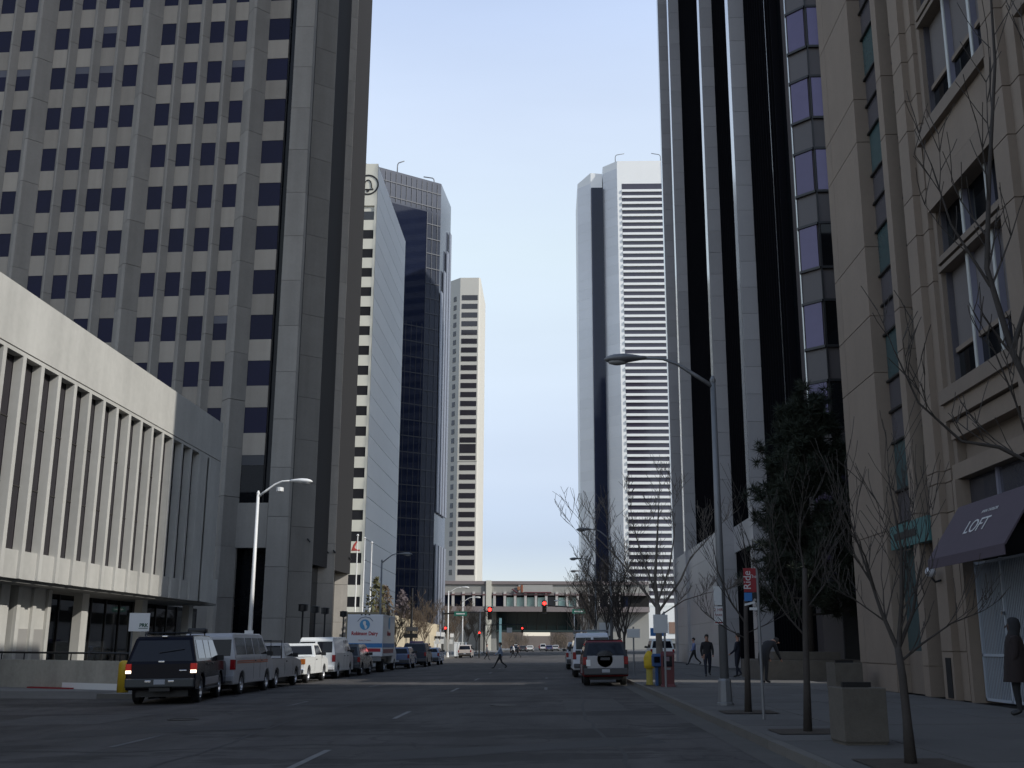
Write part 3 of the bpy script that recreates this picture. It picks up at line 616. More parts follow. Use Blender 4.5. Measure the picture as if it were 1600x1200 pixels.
# ------------------------------------------------------------------ brown stone building with shop (right, near)
sh = thing('stone_shop_building', 'brown sandstone building with stepped piers, violet framed windows and a dark shop awning', 'building', (9.9, 30, 0.45))
SZ = 25.6; G0 = 0.44
TEAL = glassm('teal_strip_glass', (0.055, 0.095, 0.1), 0.2, rand=0.15, spec=0.3); GREYG = glassm('grey_strip_glass', (0.085, 0.082, 0.095), 0.15, rand=0.12)
FRAME = mat('lilac_frame', (0.25, 0.25, 0.32), 0.4, 0.2)
VBL = mat('taupe_blind', (0.155, 0.14, 0.135), 0.8, noise=0.06, scale=1.5, rand=0.08)
box(11.0, 20, 16.2, 35.8, 0.3, SZ - 0.05).build('core', STONE, sh); box(11.0, 42, -45, 16.2, 0.3, SZ - 0.05).build('rear_core', STONE, sh)  # unseen depth and rear run shaped for street shade and the sun band
def pier(x0, y0, y1, courses, name='pier_stone', m=STONE):
    for z0, z1 in zip(courses[:-1], courses[1:]):
        box(x0, 11.0, y0, y1, z0 + 0.014, z1 - 0.014).build(name, m, sh)
    box(x0 + 0.03, 11.0, y0 + 0.02, y1 - 0.02, courses[0], courses[-1]).build('pier_core', STONE2, sh)
CA = [G0, 1.22, 5.0, 9.8, 11.6, 13.85, 17.4, 18.9, 22.5, SZ]
pier(9.9, 35.25, 35.9, CA); pier(9.9, 32.3, 35.23, CA)
CB = [G0, 1.22, 5.2, 9.8, 11.0, 16.3, 18.2, 22.5, SZ]
def strip(y0, y1):
    z = 5.2; i = 0
    while z < SZ - 0.4:
        h = 1.45 if i % 3 == 1 else 0.95
        box(10.32, 10.4, y0, y1, z + 0.03, min(z + h, SZ) - 0.03).build('strip_window', TEAL if i % 3 == 1 else GREYG, sh)
        box(10.24, 10.34, y0, y1, z - 0.03, z + 0.03).build('transom', BLK, sh); z += h; i += 1
    box(10.4, 11.0, y0, y1, G0, SZ).build('strip_backing', STONE2, sh)
strip(30.35, 32.3); box(10.2, 10.5, 30.0, 30.35, 5.2, SZ).build('strip_frame', FRAME, sh)
pier(9.9, 29.55, 30.0, CB); strip(28.55, 29.55)
CC = [G0, 1.6, 5.0, 5.75, 6.05, 11.0, 12.45, 13.6, 15.5, 16.4, 17.6, 18.5, 22.5, SZ]
def bay_pier(y):                                    # stepped pier, far edge at y + 0.75
    pier(9.9, y, y + 0.75, CC); pier(10.08, y - 0.45, y, CC)
    box(10.2, 11, y - 0.7, y - 0.45, 6.05, SZ).build('jamb', STONE2, sh)
def bay(y1, y0):                                    # opening from y1 (far) to y0 (near)
    for zs_, top in ((7.98, 12.82), (15.07, 19.9), (22.1, 25.4)):
        box(9.88, 11, y0 - 0.02, y1 + 0.02, zs_ - 0.36, zs_).build('sill', STONE2, sh)
        box(10.6, 10.8, y0, y1, zs_, top).build('dark_room', DARK, sh)
        n = 3; wd = (y1 - y0) / n
        for i in range(n):
            ya, yb = y0 + wd * i, y0 + wd * (i + 1)
            low = zs_ + (1.12 if zs_ < 9 else 1.36)
            box(10.47, 10.53, ya + 0.05, yb - 0.05, low, min(zs_ + 3.3, top)).build('window_blind', VBL, sh)
            box(10.38, 10.59, ya + 0.05, yb - 0.05, low - 0.12, low).build('blind_rail', STONE2, sh)
            box(10.45, 10.47, ya + 0.05, yb - 0.05, zs_, low - 0.12).build('window', DGLASS, sh)
            if top - zs_ > 3.4: box(10.45, 10.47, ya + 0.05, yb - 0.05, zs_ + 3.55, top).build('window', DGLASS, sh)
        if top - zs_ > 3.4:
            box(10.15, 10.57, y0, y1, zs_ + 3.38, zs_ + 3.55).build('transom_band', STONE2, sh); box(10.15, 10.57, y0, y1, zs_ + 3.16, zs_ + 3.28).build('transom_band', STONE2, sh)
        for i in range(1, n):
            ym = y0 + wd * i
            box(10.32, 10.57, ym - 0.06, ym + 0.06, zs_, top).build('window_post', FRAME, sh)
            box(10.29, 10.32, ym - 0.065, ym + 0.065, zs_, top).build('post_edge', mat('pale_frame', (0.55, 0.57, 0.55), 0.4, 0.2), sh)
        box(10.32, 10.57, y1 - 0.1, y1, zs_, top).build('side_frame', GREYG, sh)
    for z0, z1 in ((12.82, 14.71), (19.9, 21.74)):
        box(10.02, 11, y0, y1, z0, z0 + 0.62).build('spandrel_stone', STONE, sh); box(10.05, 11, y0, y1, z0 + 0.66, z1).build('spandrel_stone', STONE, sh)
    # stepped cornice over the shop
    box(9.98, 11, y0, y1, 7.2, 7.62).build('cornice_stone', STONE, sh); box(10.1, 11, y0, y1, 6.74, 7.16).build('cornice_stone', STONE, sh)
    box(10.42, 11, y0, y1, 6.1, 6.74).build('frieze', STONE2, sh); box(10.05, 11, y0, y1, 5.72, 6.1).build('lintel', STONE, sh)
bay_pier(27.75); bay(27.1, 22.5); bay_pier(21.8); bay(20.9, 16.6); bay_pier(15.85)
for y in (9.5, 3, -4, -12, -20, -28, -36): box(9.9, 11, y, y + 5.2, 0.3, SZ).build('wall_bay', STONE, sh)  # plain unseen run behind the view, added for the street's shade
box(9.9, 40, -45, -44.5, 0.3, SZ).build('end_wall', STONE, sh); box(9.75, 20.1, 16, 36.0, SZ - 0.05, SZ + 0.5).build('roof_coping', STONE2, sh)
# shop front
box(10.45, 11, 22.5, 26.85, 3.75, 4.4).build('shop_head', DARK, sh)
for y, wd in ((25.0, 1.75), (23.15, 1.75)):
    f = box(10.3, 10.34, y, y + wd, 4.55, 5.7).build('shop_window', glassm('plum_glass', (0.05, 0.05, 0.062), 0.12), sh)
    box(10.24, 10.36, y - 0.06, y, 4.5, 5.72).build('frame', FRAME, f); box(10.24, 10.36, y + wd, y + wd + 0.05, 4.5, 5.72).build('frame', FRAME, f)
lv = box(10.3, 10.32, 22.4, 23.0, 4.5, 5.7).build('louvre_vent', DARK, sh)
for i in range(6): MB().add([(10.16, 22.4, 4.62 + 0.18 * i), (10.16, 23.0, 4.62 + 0.18 * i), (10.28, 23.0, 4.72 + 0.18 * i), (10.28, 22.4, 4.72 + 0.18 * i), (10.16, 22.4, 4.65 + 0.18 * i), (10.16, 23.0, 4.65 + 0.18 * i), (10.28, 23.0, 4.75 + 0.18 * i), (10.28, 22.4, 4.75 + 0.18 * i)], [(0, 1, 2, 3), (4, 5, 6, 7), (0, 1, 5, 4), (2, 3, 7, 6), (1, 2, 6, 5), (3, 0, 4, 7)]).build('slat', FRAME, lv)
AW = mat('plum_awning_cloth', (0.085, 0.066, 0.084), 0.85, noise=0.06, scale=2, bump=0.2, bscale=200)
ay0, ay1 = 22.0, 26.45
aw = MB().add([(9.88, ay1, 4.98), (9.88, ay0, 4.98), (9.05, ay0, 3.72), (9.05, ay1, 3.72), (9.88, ay1, 4.93), (9.88, ay0, 4.93), (9.08, ay0, 3.70), (9.08, ay1, 3.70)],
              [(0, 1, 2, 3), (7, 6, 5, 4), (0, 3, 7, 4), (1, 5, 6, 2), (3, 2, 6, 7), (0, 4, 5, 1)]).build('awning', AW, sh)
box(9.04, 9.06, ay0, ay1, 3.5, 3.72).build('awning_valance', AW, aw)
nrm = Vector((-(4.98 - 3.72), 0, 9.88 - 9.05)).normalized(); upv = Vector((0.83, 0, 1.26)).normalized(); rgt = Vector((0, -1, 0))
rotm = Matrix((rgt, upv, nrm)).transposed().to_euler()
INK = mat('white_print', (0.55, 0.55, 0.55), 0.6)
def awt(s, size, y, t, sx=1.0):
    p = Vector((9.05, y, 3.72)) + upv * t + nrm * 0.012
    return text(s, size, INK, aw, p, rotm, sx=sx)
awt('LOFT', 0.5, 24.3, 0.7, 1.1); awt('ANN TAYLOR', 0.12, 24.0, 1.08, 1.2)
gt_ = box(10.6, 10.7, 22.6, 26.85, G0, 3.75).build('gate_backing', mat('dim_shop_interior', (0.02, 0.026, 0.034), 0.5), sh)
GATE = mat('white_gate_paint', (0.38, 0.42, 0.47), 0.5)
gf = MB()
for y in (23.65, 25.15, 26.62): gf.box(10.2, 10.26, y, y + 0.06, 0.5, 3.7)
for z in (0.5, 1.5, 3.62): gf.box(10.2, 10.26, 23.65, 26.68, z, z + 0.06)
gate = gf.build('security_gate', GATE, sh)
gbm = box(10.22, 10.24, -0.009, 0.009, 0.55, 3.64).mesh('bar', GATE)
for i in range(33):
    y = 23.74 + 0.09 * i; inst('bar', gbm, gate, (0, y, 0))
MB().lathe([(0.05, 0), (0.05, 0.06)], 10, (10.12, 25.12, 2.45), 'x').build('lock', CHROME, gate)
box(9.95, 10.6, 26.62 + 0.1, 26.85 + 0.05, G0, 5.7).build('shop_jamb', STONE, sh)
box(10.2, 10.3, 22.5, 23.6, G0, 4.4).build('side_panel', FRAME, sh)
# green shop fascia over the narrow door
gs = MB().slab((9.86, 31.8), (9.86, 28.6), 4.4, 5.05, 0.3).build('green_fascia', mat('sea_green_sign', (0.05, 0.15, 0.15), 0.5, noise=0.1, scale=3), sh)
MB().slab((9.845, 31.4), (9.845, 29.6), 4.62, 4.82, 0.02).build('fascia_print', mat('dark_print', (0.02, 0.02, 0.02), 0.6), gs)
box(10.35, 10.4, 28.55, 29.9, G0, 4.4).build('narrow_door', DGLASS, sh); box(10.3, 10.4, 30.4, 32.3, 1.6, 4.4).build('narrow_window', TEAL, sh)
box(10.3, 10.42, 30.35, 32.3, G0, 1.6).build('door_base', STONE2, sh)
wl = MB().lathe([(0.0, -0.13), (0.1, -0.1), (0.14, 0), (0.1, 0.1), (0, 0.13)], 14, (9.65, 28.1, 3.55)); wlo = wl.build('wall_lamp', mat('opal_glass', (0.5, 0.5, 0.52), 0.4), sh, True)
MB().tube([(9.9, 28.1, 3.35), (9.75, 28.1, 3.3), (9.66, 28.1, 3.42)], 0.03, 6).build('bracket', BLK, wlo)
box(9.88, 9.905, 27.9, 28.25, G0 + 0.05, 1.45).build('niche', DARK, sh)  # flat dark sheet standing for the recess's shade

# ------------------------------------------------------------------ planters and small walls (right)
PLC = mat('aggregate_concrete', (0.115, 0.102, 0.084), 0.95, noise=0.2, scale=3, bump=0.6, bscale=60)
def planter(x, y, z, s, h, label):
    t = thing('planter', label, 'planter', (x, y, z), R(4), 'square concrete planters on the sidewalk', local=True)
    MB().rings([[(-s * q, -s * q, a), (s * q, -s * q, a), (s * q, s * q, a), (-s * q, s * q, a)] for q, a in ((0.94, 0), (0.94, 0.04), (1, 0.06), (1, h), (0.86, h), (0.84, h - 0.12))]).build('tub', PLC, t, bev=0.012)
    MB().box(-s * 0.84, s * 0.84, -s * 0.84, s * 0.84, h - 0.14, h - 0.08).build('earth', DIRT, t)
    MB().box(-s * 0.66, s * 0.66, -s * 0.1, s * 0.1, h, h + 0.07).build('rim_bar', BLK, t)
planter(4.42, 16.35, zs(4.4) - 0.02, 0.315, 0.79, 'square grey concrete planter between the two nearest bare trees')
planter(8.95, 34.3, zs(8.95) - 0.02, 0.42, 0.82, 'square concrete planter at the foot of the stone corner pier')
pl = thing('planter_wall', 'low brown concrete planter wall beneath the pine', 'planter', (10, 45, 0.4))
MB().prism([(8.3, 44.0), (12.8, 44.4), (12.8, 48.6), (8.3, 48.6)], 0.3, 1.18).build('wall', PLC, pl, bev=0.02)
MB().prism([(8.6, 44.3), (12.5, 44.7), (12.5, 48.3), (8.6, 48.3)], 1.18, 1.2).build('earth', DIRT, pl)
MB().prism([(8.9, 44.6), (11.6, 44.9), (11.6, 47.5), (8.9, 47.5)], 1.2, 1.5).build('hedge_box', PLC, pl)

# ------------------------------------------------------------------ street lamps
def lamp(x, y, z, h, side, arm, label, m, ex=None, group='cobra head street lamps'):
    t = thing('street_lamp', label, 'street lamp', (x, y, z), 0, group, local=True)
    MB().tube([(0, 0, 0.0), (0, 0, h)], [0.11, 0.065], 12).build('pole', m, t, True)
    MB().lathe([(0.2, 0), (0.2, 0.05), (0.17, 0.07), (0.15, 0.55), (0.12, 0.6)], 8, (0, 0, 0)).build('base', m, t)
    MB().lathe([(0.07, h - 0.02), (0.075, h + 0.06), (0.03, h + 0.16), (0, h + 0.17)], 10).build('cap', m, t)
    pts = [(0, 0, h - 0.12), (side * arm * 0.25, 0, h + 0.18), (side * arm * 0.5, 0, h + 0.47), (side * arm * 0.7, 0, h + 0.6), (side * arm, 0, h + 0.63)]
    MB().tube(pts, [0.055, 0.05, 0.042, 0.036, 0.034], 8).build('arm', m, t, True)
    hd = []
    x0 = side * arm
    for q, wv, hv, dz in ((-0.1, 0.05, 0.05, 0), (0.05, 0.08, 0.06, 0), (0.25, 0.15, 0.09, 0.0), (0.5, 0.2, 0.12, -0.01), (0.75, 0.19, 0.11, -0.02), (0.92, 0.11, 0.07, -0.03), (1.0, 0.03, 0.02, -0.04)):
        hd.append([(x0 + side * q * 0.95, wv * math.cos(a), h + 0.63 + dz + hv * math.sin(a)) for a in (2 * math.pi * j / 10 for j in range(10))])
    lu = MB().rings(hd).build('luminaire', m, t, True)
    MB().rings([[(x0 + side * 0.62 + 0.25 * cc * math.cos(a), 0.14 * cc * math.sin(a), h + 0.55 - d) for a in (2 * math.pi * j / 12 for j in range(12))] for cc, d in ((1, 0), (0.85, 0.07), (0.4, 0.1))]).build('lens', mat('lamp_lens', (0.3, 0.3, 0.29), 0.15), lu, True)
    return t
ll = lamp(-13.4, 49.6, 0.08, 8.35, 1, 1.55, 'white cobra head street lamp rising behind the parked vans on the left', WSTEEL)
MB().lathe([(0.13, 0), (0.17, 0.03), (0.17, 0.2), (0.1, 0.22)], 10, (1.0, 0.0, 8.45)).build('camera_box', WSTEEL, ll)
MB().box(-0.19, 0.19, -0.2, -0.13, 1.75, 2.2).build('notice', WHITE, ll)
rlp = lamp(4.12, 26.5, zs(4.1), 7.75, -1, 1.75, 'grey cobra head street lamp with parking signs on the right sidewalk', STEEL)
SIGNW = mat('sign_white', (0.6, 0.61, 0.6), 0.5, noise=0.03, scale=4); SIGNR = mat('sign_red', (0.25, 0.014, 0.022), 0.5); SIGNB = mat('sign_blue', (0.03, 0.16, 0.42), 0.5); SIGNG = mat('sign_green', (0.01, 0.13, 0.09), 0.5)
def flag(par, x0, x1, y, z0, z1, m, name='sign_plate'): return box(x0, x1, y - 0.008, y + 0.008, z0, z1).build(name, m, par, bev=0.004)
flag(rlp, -0.2, -0.01, -0.13, 2.28, 2.72, SIGNW); f = flag(rlp, -0.2, 0.0, -0.13, 1.83, 2.25, SIGNW)
text('2 HR', 0.1, SIGNR, f, (-0.1, -0.141, 2.17), (R(90), 0, 0)); text('PARK', 0.075, SIGNR, f, (-0.1, -0.141, 2.05), (R(90), 0, 0)); box(-0.19, -0.01, -0.14, -0.138, 1.86, 1.89).build('stripe', SIGNR, f)
for x, y, h, sd, arm, lb in ((-13.4, 88, 8.1, 1, 1.5, 'grey street lamp in front of the plain panelled tower flank'),
                        (-13.3, 147, 8.45, 1, 1.8, 'pale street lamp beside the left end of the mast arm'), (-13.3, 172, 8.2, 1, 1.8, 'second pale street lamp past the mast arm pole'),
                        (-13.3, 216, 8.2, 1, 1.8, 'distant street lamp behind the hanging traffic signal'),
                        (4.3, 76, 8.6, -1, 1.4, 'highest street lamp head against the sky among the right bare trees'), (4.3, 101, 8.5, -1, 1.4, 'street lamp head just below the highest one over the right trees'),
                        (4.3, 118, 8.5, -1, 1.0, 'lowest of three street lamp heads against the sky on the right'), (4.3, 185, 8.0, -1, 2.4, 'distant pale street lamp right of the hanging signal')):
    lamp(x, y, 0.1 if x < 0 else 0.35, h, sd, arm, lb, WSTEEL if y > 140 else STEEL)
# bus stop flag
bs = thing('bus_stop_sign', 'thin post with red and blue bus stop plates near the curb', 'sign', (4.06, 21.55, zs(4)))
MB().tube([(4.06, 21.55, 0.3), (4.06, 21.55, 3.25)], 0.028, 8).build('post', STEEL, bs)
f = flag(bs, 3.79, 4.03, 21.52, 2.72, 3.18, SIGNR); text('Ride', 0.2, INK, f, (3.86, 21.505, 2.95), (R(90), R(-90), 0)); text('The', 0.09, INK, f, (3.97, 21.505, 3.02), (R(90), 0, 0))
flag(bs, 3.79, 3.94, 21.52, 2.55, 2.71, SIGNB); flag(bs, 3.945, 4.03, 21.52, 2.6, 2.71, BLK)
MB().add([(3.79, 21.515, 2.46), (3.99, 21.515, 2.51), (3.99, 21.515, 2.55), (3.79, 21.515, 2.5), (3.79, 21.53, 2.46), (3.99, 21.53, 2.51), (3.99, 21.53, 2.55), (3.79, 21.53, 2.5)], [(0, 1, 2, 3), (7, 6, 5, 4), (0, 4, 5, 1), (2, 6, 7, 3)]).build('sign_plate', SIGNW, bs)
flag(bs, 3.88, 4.03, 21.52, 2.38, 2.43, SIGNW)

# ------------------------------------------------------------------ traffic signals
LED = mat('red_light', (0.4, 0.01, 0.01), 0.4, emit=((1, 0.02, 0.015), 9))
LEDD = mat('unlit_lens', (0.03, 0.02, 0.01), 0.4)
def head(t, x, y, z, s=1.0, red=True):
    h = box(x - 0.22 * s, x + 0.22 * s, y, y + 0.3 * s, z - 1.0 * s, z + 0.3 * s).build('signal_head', BLK, t)
    for i, dz in enumerate((0, -0.36, -0.72)):
        MB().lathe([(0.17 * s, 0), (0.17 * s, 0.02), (0.0, 0.05)], 14, (x, y - 0.05, z + dz * s), 'y').build('lens', LED if (i == 0 and red) else LEDD, h)
        if i == 0 and red: MB().lathe([(0.08 * s, -0.06), (0.0, -0.07)], 10, (x - 0.03 * s, y - 0.06, z), 'y').build('lamp_filament', mat('red_light_core', (0.6, 0.4, 0.4), 0.4, emit=((1, 0.72, 0.68), 4)), h)  # pale glowing disc added for the whiter glow at the lens centre
        MB().rings([[(x + 0.19 * s * math.cos(a), y - q, z + dz * s + 0.19 * s * math.sin(a)) for a in (math.pi * (j / 8) for j in range(9))] for q in (0.0, 0.22 * s)], cap=False).build('visor', BLK, h)
def mast(x, y, z, h, x1, hx, label, plates, low=True, group='traffic signals with mast arms'):
    t = thing('traffic_signal', label, 'traffic signal', (x, y, z), 0, group)
    MB().tube([(x, y, z), (x, y, h + 0.3)], [0.17, 0.12], 10).build('pole', BLK, t, True)
    MB().tube([(x, y, h), (x1, y, h + 0.35)], [0.1, 0.06], 8).build('mast_arm', BLK, t, True)
    head(t, hx, y - 0.1, h + 0.55, 1.25)
    if low: head(t, x + 0.35, y - 0.1, 3.75, 0.7); box(x - 1.0, x - 0.2, y - 0.1, y + 0.1, 2.3, 2.75).build('walk_signal', BLK, t)
    for x0, x2, z0 in plates:
        p = flag(t, x0, x2, y - 0.15, z0, z0 + 0.55, SIGNG, 'street_name_plate'); box(x0 + 0.25, x2 - 0.25, y - 0.17, y - 0.16, z0 + 0.2, z0 + 0.34).build('plate_print', SIGNW, p)
    return t
mast(-13.35, 140, 0.08, 5.5, -7.0, -7.4, 'black mast arm signal from the left with lit red light over the crossing', [(-11.9, -10.3, 5.25)])
mast(4.4, 140, 0.35, 6.3, -0.9, -0.5, 'black mast arm signal from the right with lit red light, half hidden by bare trees', [(3.0, 4.7, 5.6)], low=False)
t = thing('traffic_signal', 'small distant lit red signal under the bridge building', 'traffic signal', (-5.4, 230, 0), 0, 'traffic signals with mast arms')
MB().tube([(-13.3, 230, 0.1), (-13.3, 230, 5.8)], 0.14, 8).build('pole', BLK, t); MB().tube([(-13.3, 230, 5.7), (-5.0, 230, 5.9)], 0.08, 6).build('mast_arm', BLK, t); head(t, -5.4, 229.9, 5.1, 0.9); flag(t, -8.6, -7.5, 229.9, 4.2, 5.2, SIGNW)
t = thing('traffic_signal', 'red signal on a short post beside the crossing walkers', 'traffic signal', (-9.3, 150, 0), 0, 'traffic signals with mast arms')
MB().tube([(-9.3, 150, 0), (-9.3, 150, 3.5)], 0.1, 8).build('pole', BLK, t); head(t, -9.3, 149.9, 3.3, 0.6)
t = thing('walk_signal_post', 'tall black pole with walk signal boxes in front of the tan wall', 'signal post', (-13.6, 110, 0.08))
MB().tube([(-13.6, 110, 0.08), (-13.6, 110, 7.2)], [0.15, 0.1], 10).build('pole', BLK, t); box(-14.3, -12.95, 109.8, 110.1, 2.35, 2.75).build('walk_signal', BLK, t); box(-14.1, -12.95, 109.8, 110.1, 3.0, 3.4).build('signal_back', PLAST, t)

# ------------------------------------------------------------------ plaza lamps, flagpoles
def plaza_lamp(x, y, h, lb):
    t = thing('plaza_lamp', lb, 'lamp post', (x, y, 0.08), 0, 'short black plaza lamps')
    MB().tube([(x, y, 0.08), (x, y, h)], 0.06, 8).build('pole', BLK, t); MB().lathe([(0.08, h), (0.3, h + 0.05), (0.3, h + 0.42), (0.34, h + 0.45), (0.1, h + 0.5)], 10, (x, y, 0)).build('lantern', BLK, t)
for x, y, h, lb in ((-15.6, 70, 3.7, 'black plaza lamp left of the other three beside the tower fins'), (-16.3, 77, 3.8, 'black plaza lamp in the middle pair by the tower fins'), (-16.2, 80, 3.8, 'black plaza lamp just right of the middle pair by the tower fins'), (-16.7, 90, 3.85, 'black plaza lamp right above the box truck')):
    plaza_lamp(x, y, h, lb)
for i, (x, h, lb) in enumerate(((-26.3, 16.2, 'white flagpole carrying a red and white flag'), (-25.3, 15.8, 'middle white flagpole before the cream tower'), (-24.3, 15.2, 'rightmost white flagpole before the cream tower'))):
    t = thing('flagpole', lb, 'flagpole', (x, 150, 4), 0, 'three flagpoles')
    MB().tube([(x, 150, 0), (x, 150, h)], [0.12, 0.07], 8).build('pole', WSTEEL, t); MB().lathe([(0, -0.2), (0.2, 0), (0, 0.2)], 8, (x, 150, h + 0.15)).build('finial', WSTEEL, t)
    if i == 0:
        fl_ = MB()
        for j in range(7): fl_.tube([(x - 0.1 - 0.05 * j, 150, h - 0.7 - 0.12 * j), (x - 0.5 - 0.05 * j, 149.9, h - 1.2 - 0.12 * j), (x - 0.35 + 0.12 * j, 150.05, h - 1.9)], 0.1, 5)
        fl_.build('flag', mat('flag_red', (0.4, 0.06, 0.05), 0.8), t)

# ------------------------------------------------------------------ tan retaining wall (left, middle distance)
rw = thing('retaining_wall', 'sunlit tan stone retaining wall stepping down along the street', 'wall', (-15.3, 120, 0))
TANW = mat('tan_stone', (0.46, 0.39, 0.27), 0.9, noise=0.12, scale=1.2, bump=0.4, rand=0.12)
yy = 106.0
while yy < 160:
    h = 4.75 - max(0, (yy - 104)) * 0.045
    n = 3 if yy < 130 else 2
    for j in range(n):
        box(-15.7, -15.2, yy + 0.03, yy + 3.17, h * j / n + 0.03, h * (j + 1) / n).build('stone_block', TANW, rw)
    yy += 3.2
box(-30, -15.75, 126, 160, 0, 4.5).build('terrace', TANW, rw); box(-19.2, -15.75, 106.4, 126, 0, 4.5).build('terrace', TANW, rw)
box(-19.3, -15.6, 105.6, 106, 0.08, 4.7).build('end_face', TANW, rw)
ra = MB().tube([(-15.6, 106, 5.5), (-15.6, 118, 5.0)], 0.04, 6).build('rail', BLK, rw)

# ------------------------------------------------------------------ vehicles
def clip(poly, zc, above):
    out = []; n = len(poly)
    for i in range(n):
        a, b = poly[i], poly[(i + 1) % n]
        ia, ib = ((a[1] >= zc) if above else (a[1] <= zc)), ((b[1] >= zc) if above else (b[1] <= zc))
        if ia: out.append(a)
        if ia != ib:
            t_ = (zc - a[1]) / (b[1] - a[1]); out.append((a[0] + (b[0] - a[0]) * t_, zc))
    r = []
    for p in out:
        if not r or abs(p[0] - r[-1][0]) + abs(p[1] - r[-1][1]) > 1e-5: r.append(p)
    if len(r) > 1 and abs(r[0][0] - r[-1][0]) + abs(r[0][1] - r[-1][1]) < 1e-5: r.pop()
    return r
def paint(name, col, rough=0.25, metal=0.0):
    dk = sum(col) < 0.15
    return mat('paint_' + name, col, rough, metal, noise=0.02, scale=2, coat=0.0 if dk else 0.3, spec=0.2 if dk else 0.5)
AUTOG = glassm('car_glass', (0.008, 0.009, 0.014), 0.05, rand=0.0, spec=0.3)
TAILR = mat('tail_red', (0.25, 0.01, 0.012), 0.25); TAILON = mat('tail_red_lit', (0.16, 0.006, 0.004), 0.3, emit=((1, 0.03, 0.01), 0.16)); REVON = mat('reverse_lit', (0.8, 0.7, 0.6), 0.3, emit=((1, 0.75, 0.55), 4.0))
AMBER = mat('amber_lens', (0.4, 0.12, 0.02), 0.3); HEADL = mat('headlight_lens', (0.6, 0.62, 0.65), 0.1); PLATE = mat('licence_plate', (0.35, 0.37, 0.4), 0.5)
class Car: pass
def wheel_parts(r, wd):
    ty = MB().lathe([(r * 0.62, -wd / 2), (r * 0.9, -wd / 2), (r, -wd * 0.35), (r, wd * 0.35), (r * 0.9, wd / 2), (r * 0.62, wd / 2), (r * 0.62, -wd / 2)], 24, axis='x').mesh('tyre', RUBBER, smooth=False)
    rm_ = MB().lathe([(0.0, -wd * 0.42), (r * 0.18, -wd * 0.46), (r * 0.2, -wd * 0.36), (r * 0.52, -wd * 0.3), (r * 0.6, -wd * 0.48), (r * 0.64, -wd * 0.48), (r * 0.64, wd * 0.48), (r * 0.6, wd * 0.48), (r * 0.52, wd * 0.3), (r * 0.2, wd * 0.36), (r * 0.18, wd * 0.46), (0, wd * 0.42)], 16, axis='x').mesh('rim', ALLOY)
    return ty, rm_
def car(name, label, cat, x, y, prof, W, belt, tum, pm, wheels, r, rz=0.0, sill=0.32, lower=None, group=None, z=None, tilt=True):
    """prof runs from the lower rear corner over the roof to the lower front corner as (y, z)"""
    t = thing(name, label, cat, (x, y, zr(x) if z is None else z), rz, group, local=True)
    C = Car(); C.t = t; C.prof = prof; C.W = W; C.belt = belt; C.tum = tum; C.top = max(p[1] for p in prof)
    if tilt: t.rotation_euler = (0, -math.atan(0.018), rz)
    C.hw = lambda zz: W / 2 if zz <= belt else W / 2 - tum * (zz - belt) / (C.top - belt)
    bottom = []
    for wy in sorted(wheels, reverse=True):
        ra = r + 0.07; h0 = max(-0.9, (sill - r) / ra)
        a0 = math.asin(h0)
        for k in range(11):
            a = a0 + (math.pi - 2 * a0) * k / 10
            bottom.append((wy + ra * math.cos(a), r + ra * math.sin(a)))
    poly = list(prof) + [(prof[-1][0], sill)] + bottom + [(prof[0][0], sill)]
    mb = MB()
    for above in (False, True):
        pg = clip(poly, belt, above)
        if len(pg) < 3: continue
        n = len(pg)
        vs = [(C.hw(p[1]), p[0], p[1]) for p in pg] + [(-C.hw(p[1]), p[0], p[1]) for p in pg]
        fs = [tuple(range(n)), tuple(range(2 * n - 1, n - 1, -1))]
        for i in range(n):
            j = (i + 1) % n
            if abs(pg[i][1] - belt) < 1e-6 and abs(pg[j][1] - belt) < 1e-6: continue
            fs.append((i, j, n + j, n + i))
        mb.add(vs, fs)
    me = mb.mesh('body', pm)
    bm = bmesh.new(); bm.from_mesh(me); bmesh.ops.remove_doubles(bm, verts=bm.verts, dist=1e-4); bmesh.ops.recalc_face_normals(bm, faces=bm.faces); bm.to_mesh(me); bm.free()
    o = bpy.data.objects.new('body', me); COL.objects.link(o); o.parent = t; o['base'] = (0, 0, 0)
    b = o.modifiers.new('bevel', 'BEVEL'); b.width = 0.045; b.segments = 3; b.limit_method = 'ANGLE'; b.angle_limit = R(28); b.harden_normals = False
    C.body = o
    ty, rm_ = wheel_parts(r, 0.24)
    for wy in wheels:
        for sx in (-1, 1):
            e = bpy.data.objects.new('wheel', None); COL.objects.link(e); e.parent = t; e.location = (sx * (W / 2 - 0.15), wy, r); e['base'] = (0, 0, 0)
            inst('tyre', ty, e, (0, 0, 0)); inst('rim', rm_, e, (0, 0, 0))
    MB().box(-W / 2 + 0.25, W / 2 - 0.25, prof[0][0] + 0.3, prof[-1][0] - 0.3, 0.22, 0.6).build('underbody', BLK, t)
    if lower:
        z0, z1, lm = lower
        for sx in (-1, 1): MB().box(sx * W / 2 - 0.012 if sx > 0 else -W / 2 - 0.012, sx * W / 2 + 0.012 if sx > 0 else -W / 2 + 0.012, min(wheels) + r + 0.12, max(wheels) - r - 0.12, z0, z1).build('side_cladding', lm, t)
    return C
def side_glass(C, pts, name='side_window', m=None, both=True):
    """pts (y, z) polygon lying on the upper side"""
    for sx in ((-1, 1) if both else (1,)):
        mb = MB(); n = len(pts)
        mb.add([(sx * (C.hw(zz) + 0.006), yy_, zz) for yy_, zz in pts] + [(sx * (C.hw(zz) - 0.02), yy_, zz) for yy_, zz in pts], [tuple(range(n)), tuple(range(2 * n - 1, n - 1, -1))] + [(i, (i + 1) % n, n + (i + 1) % n, n + i) for i in range(n)])
        mb.build(name, m or AUTOG, C.t)
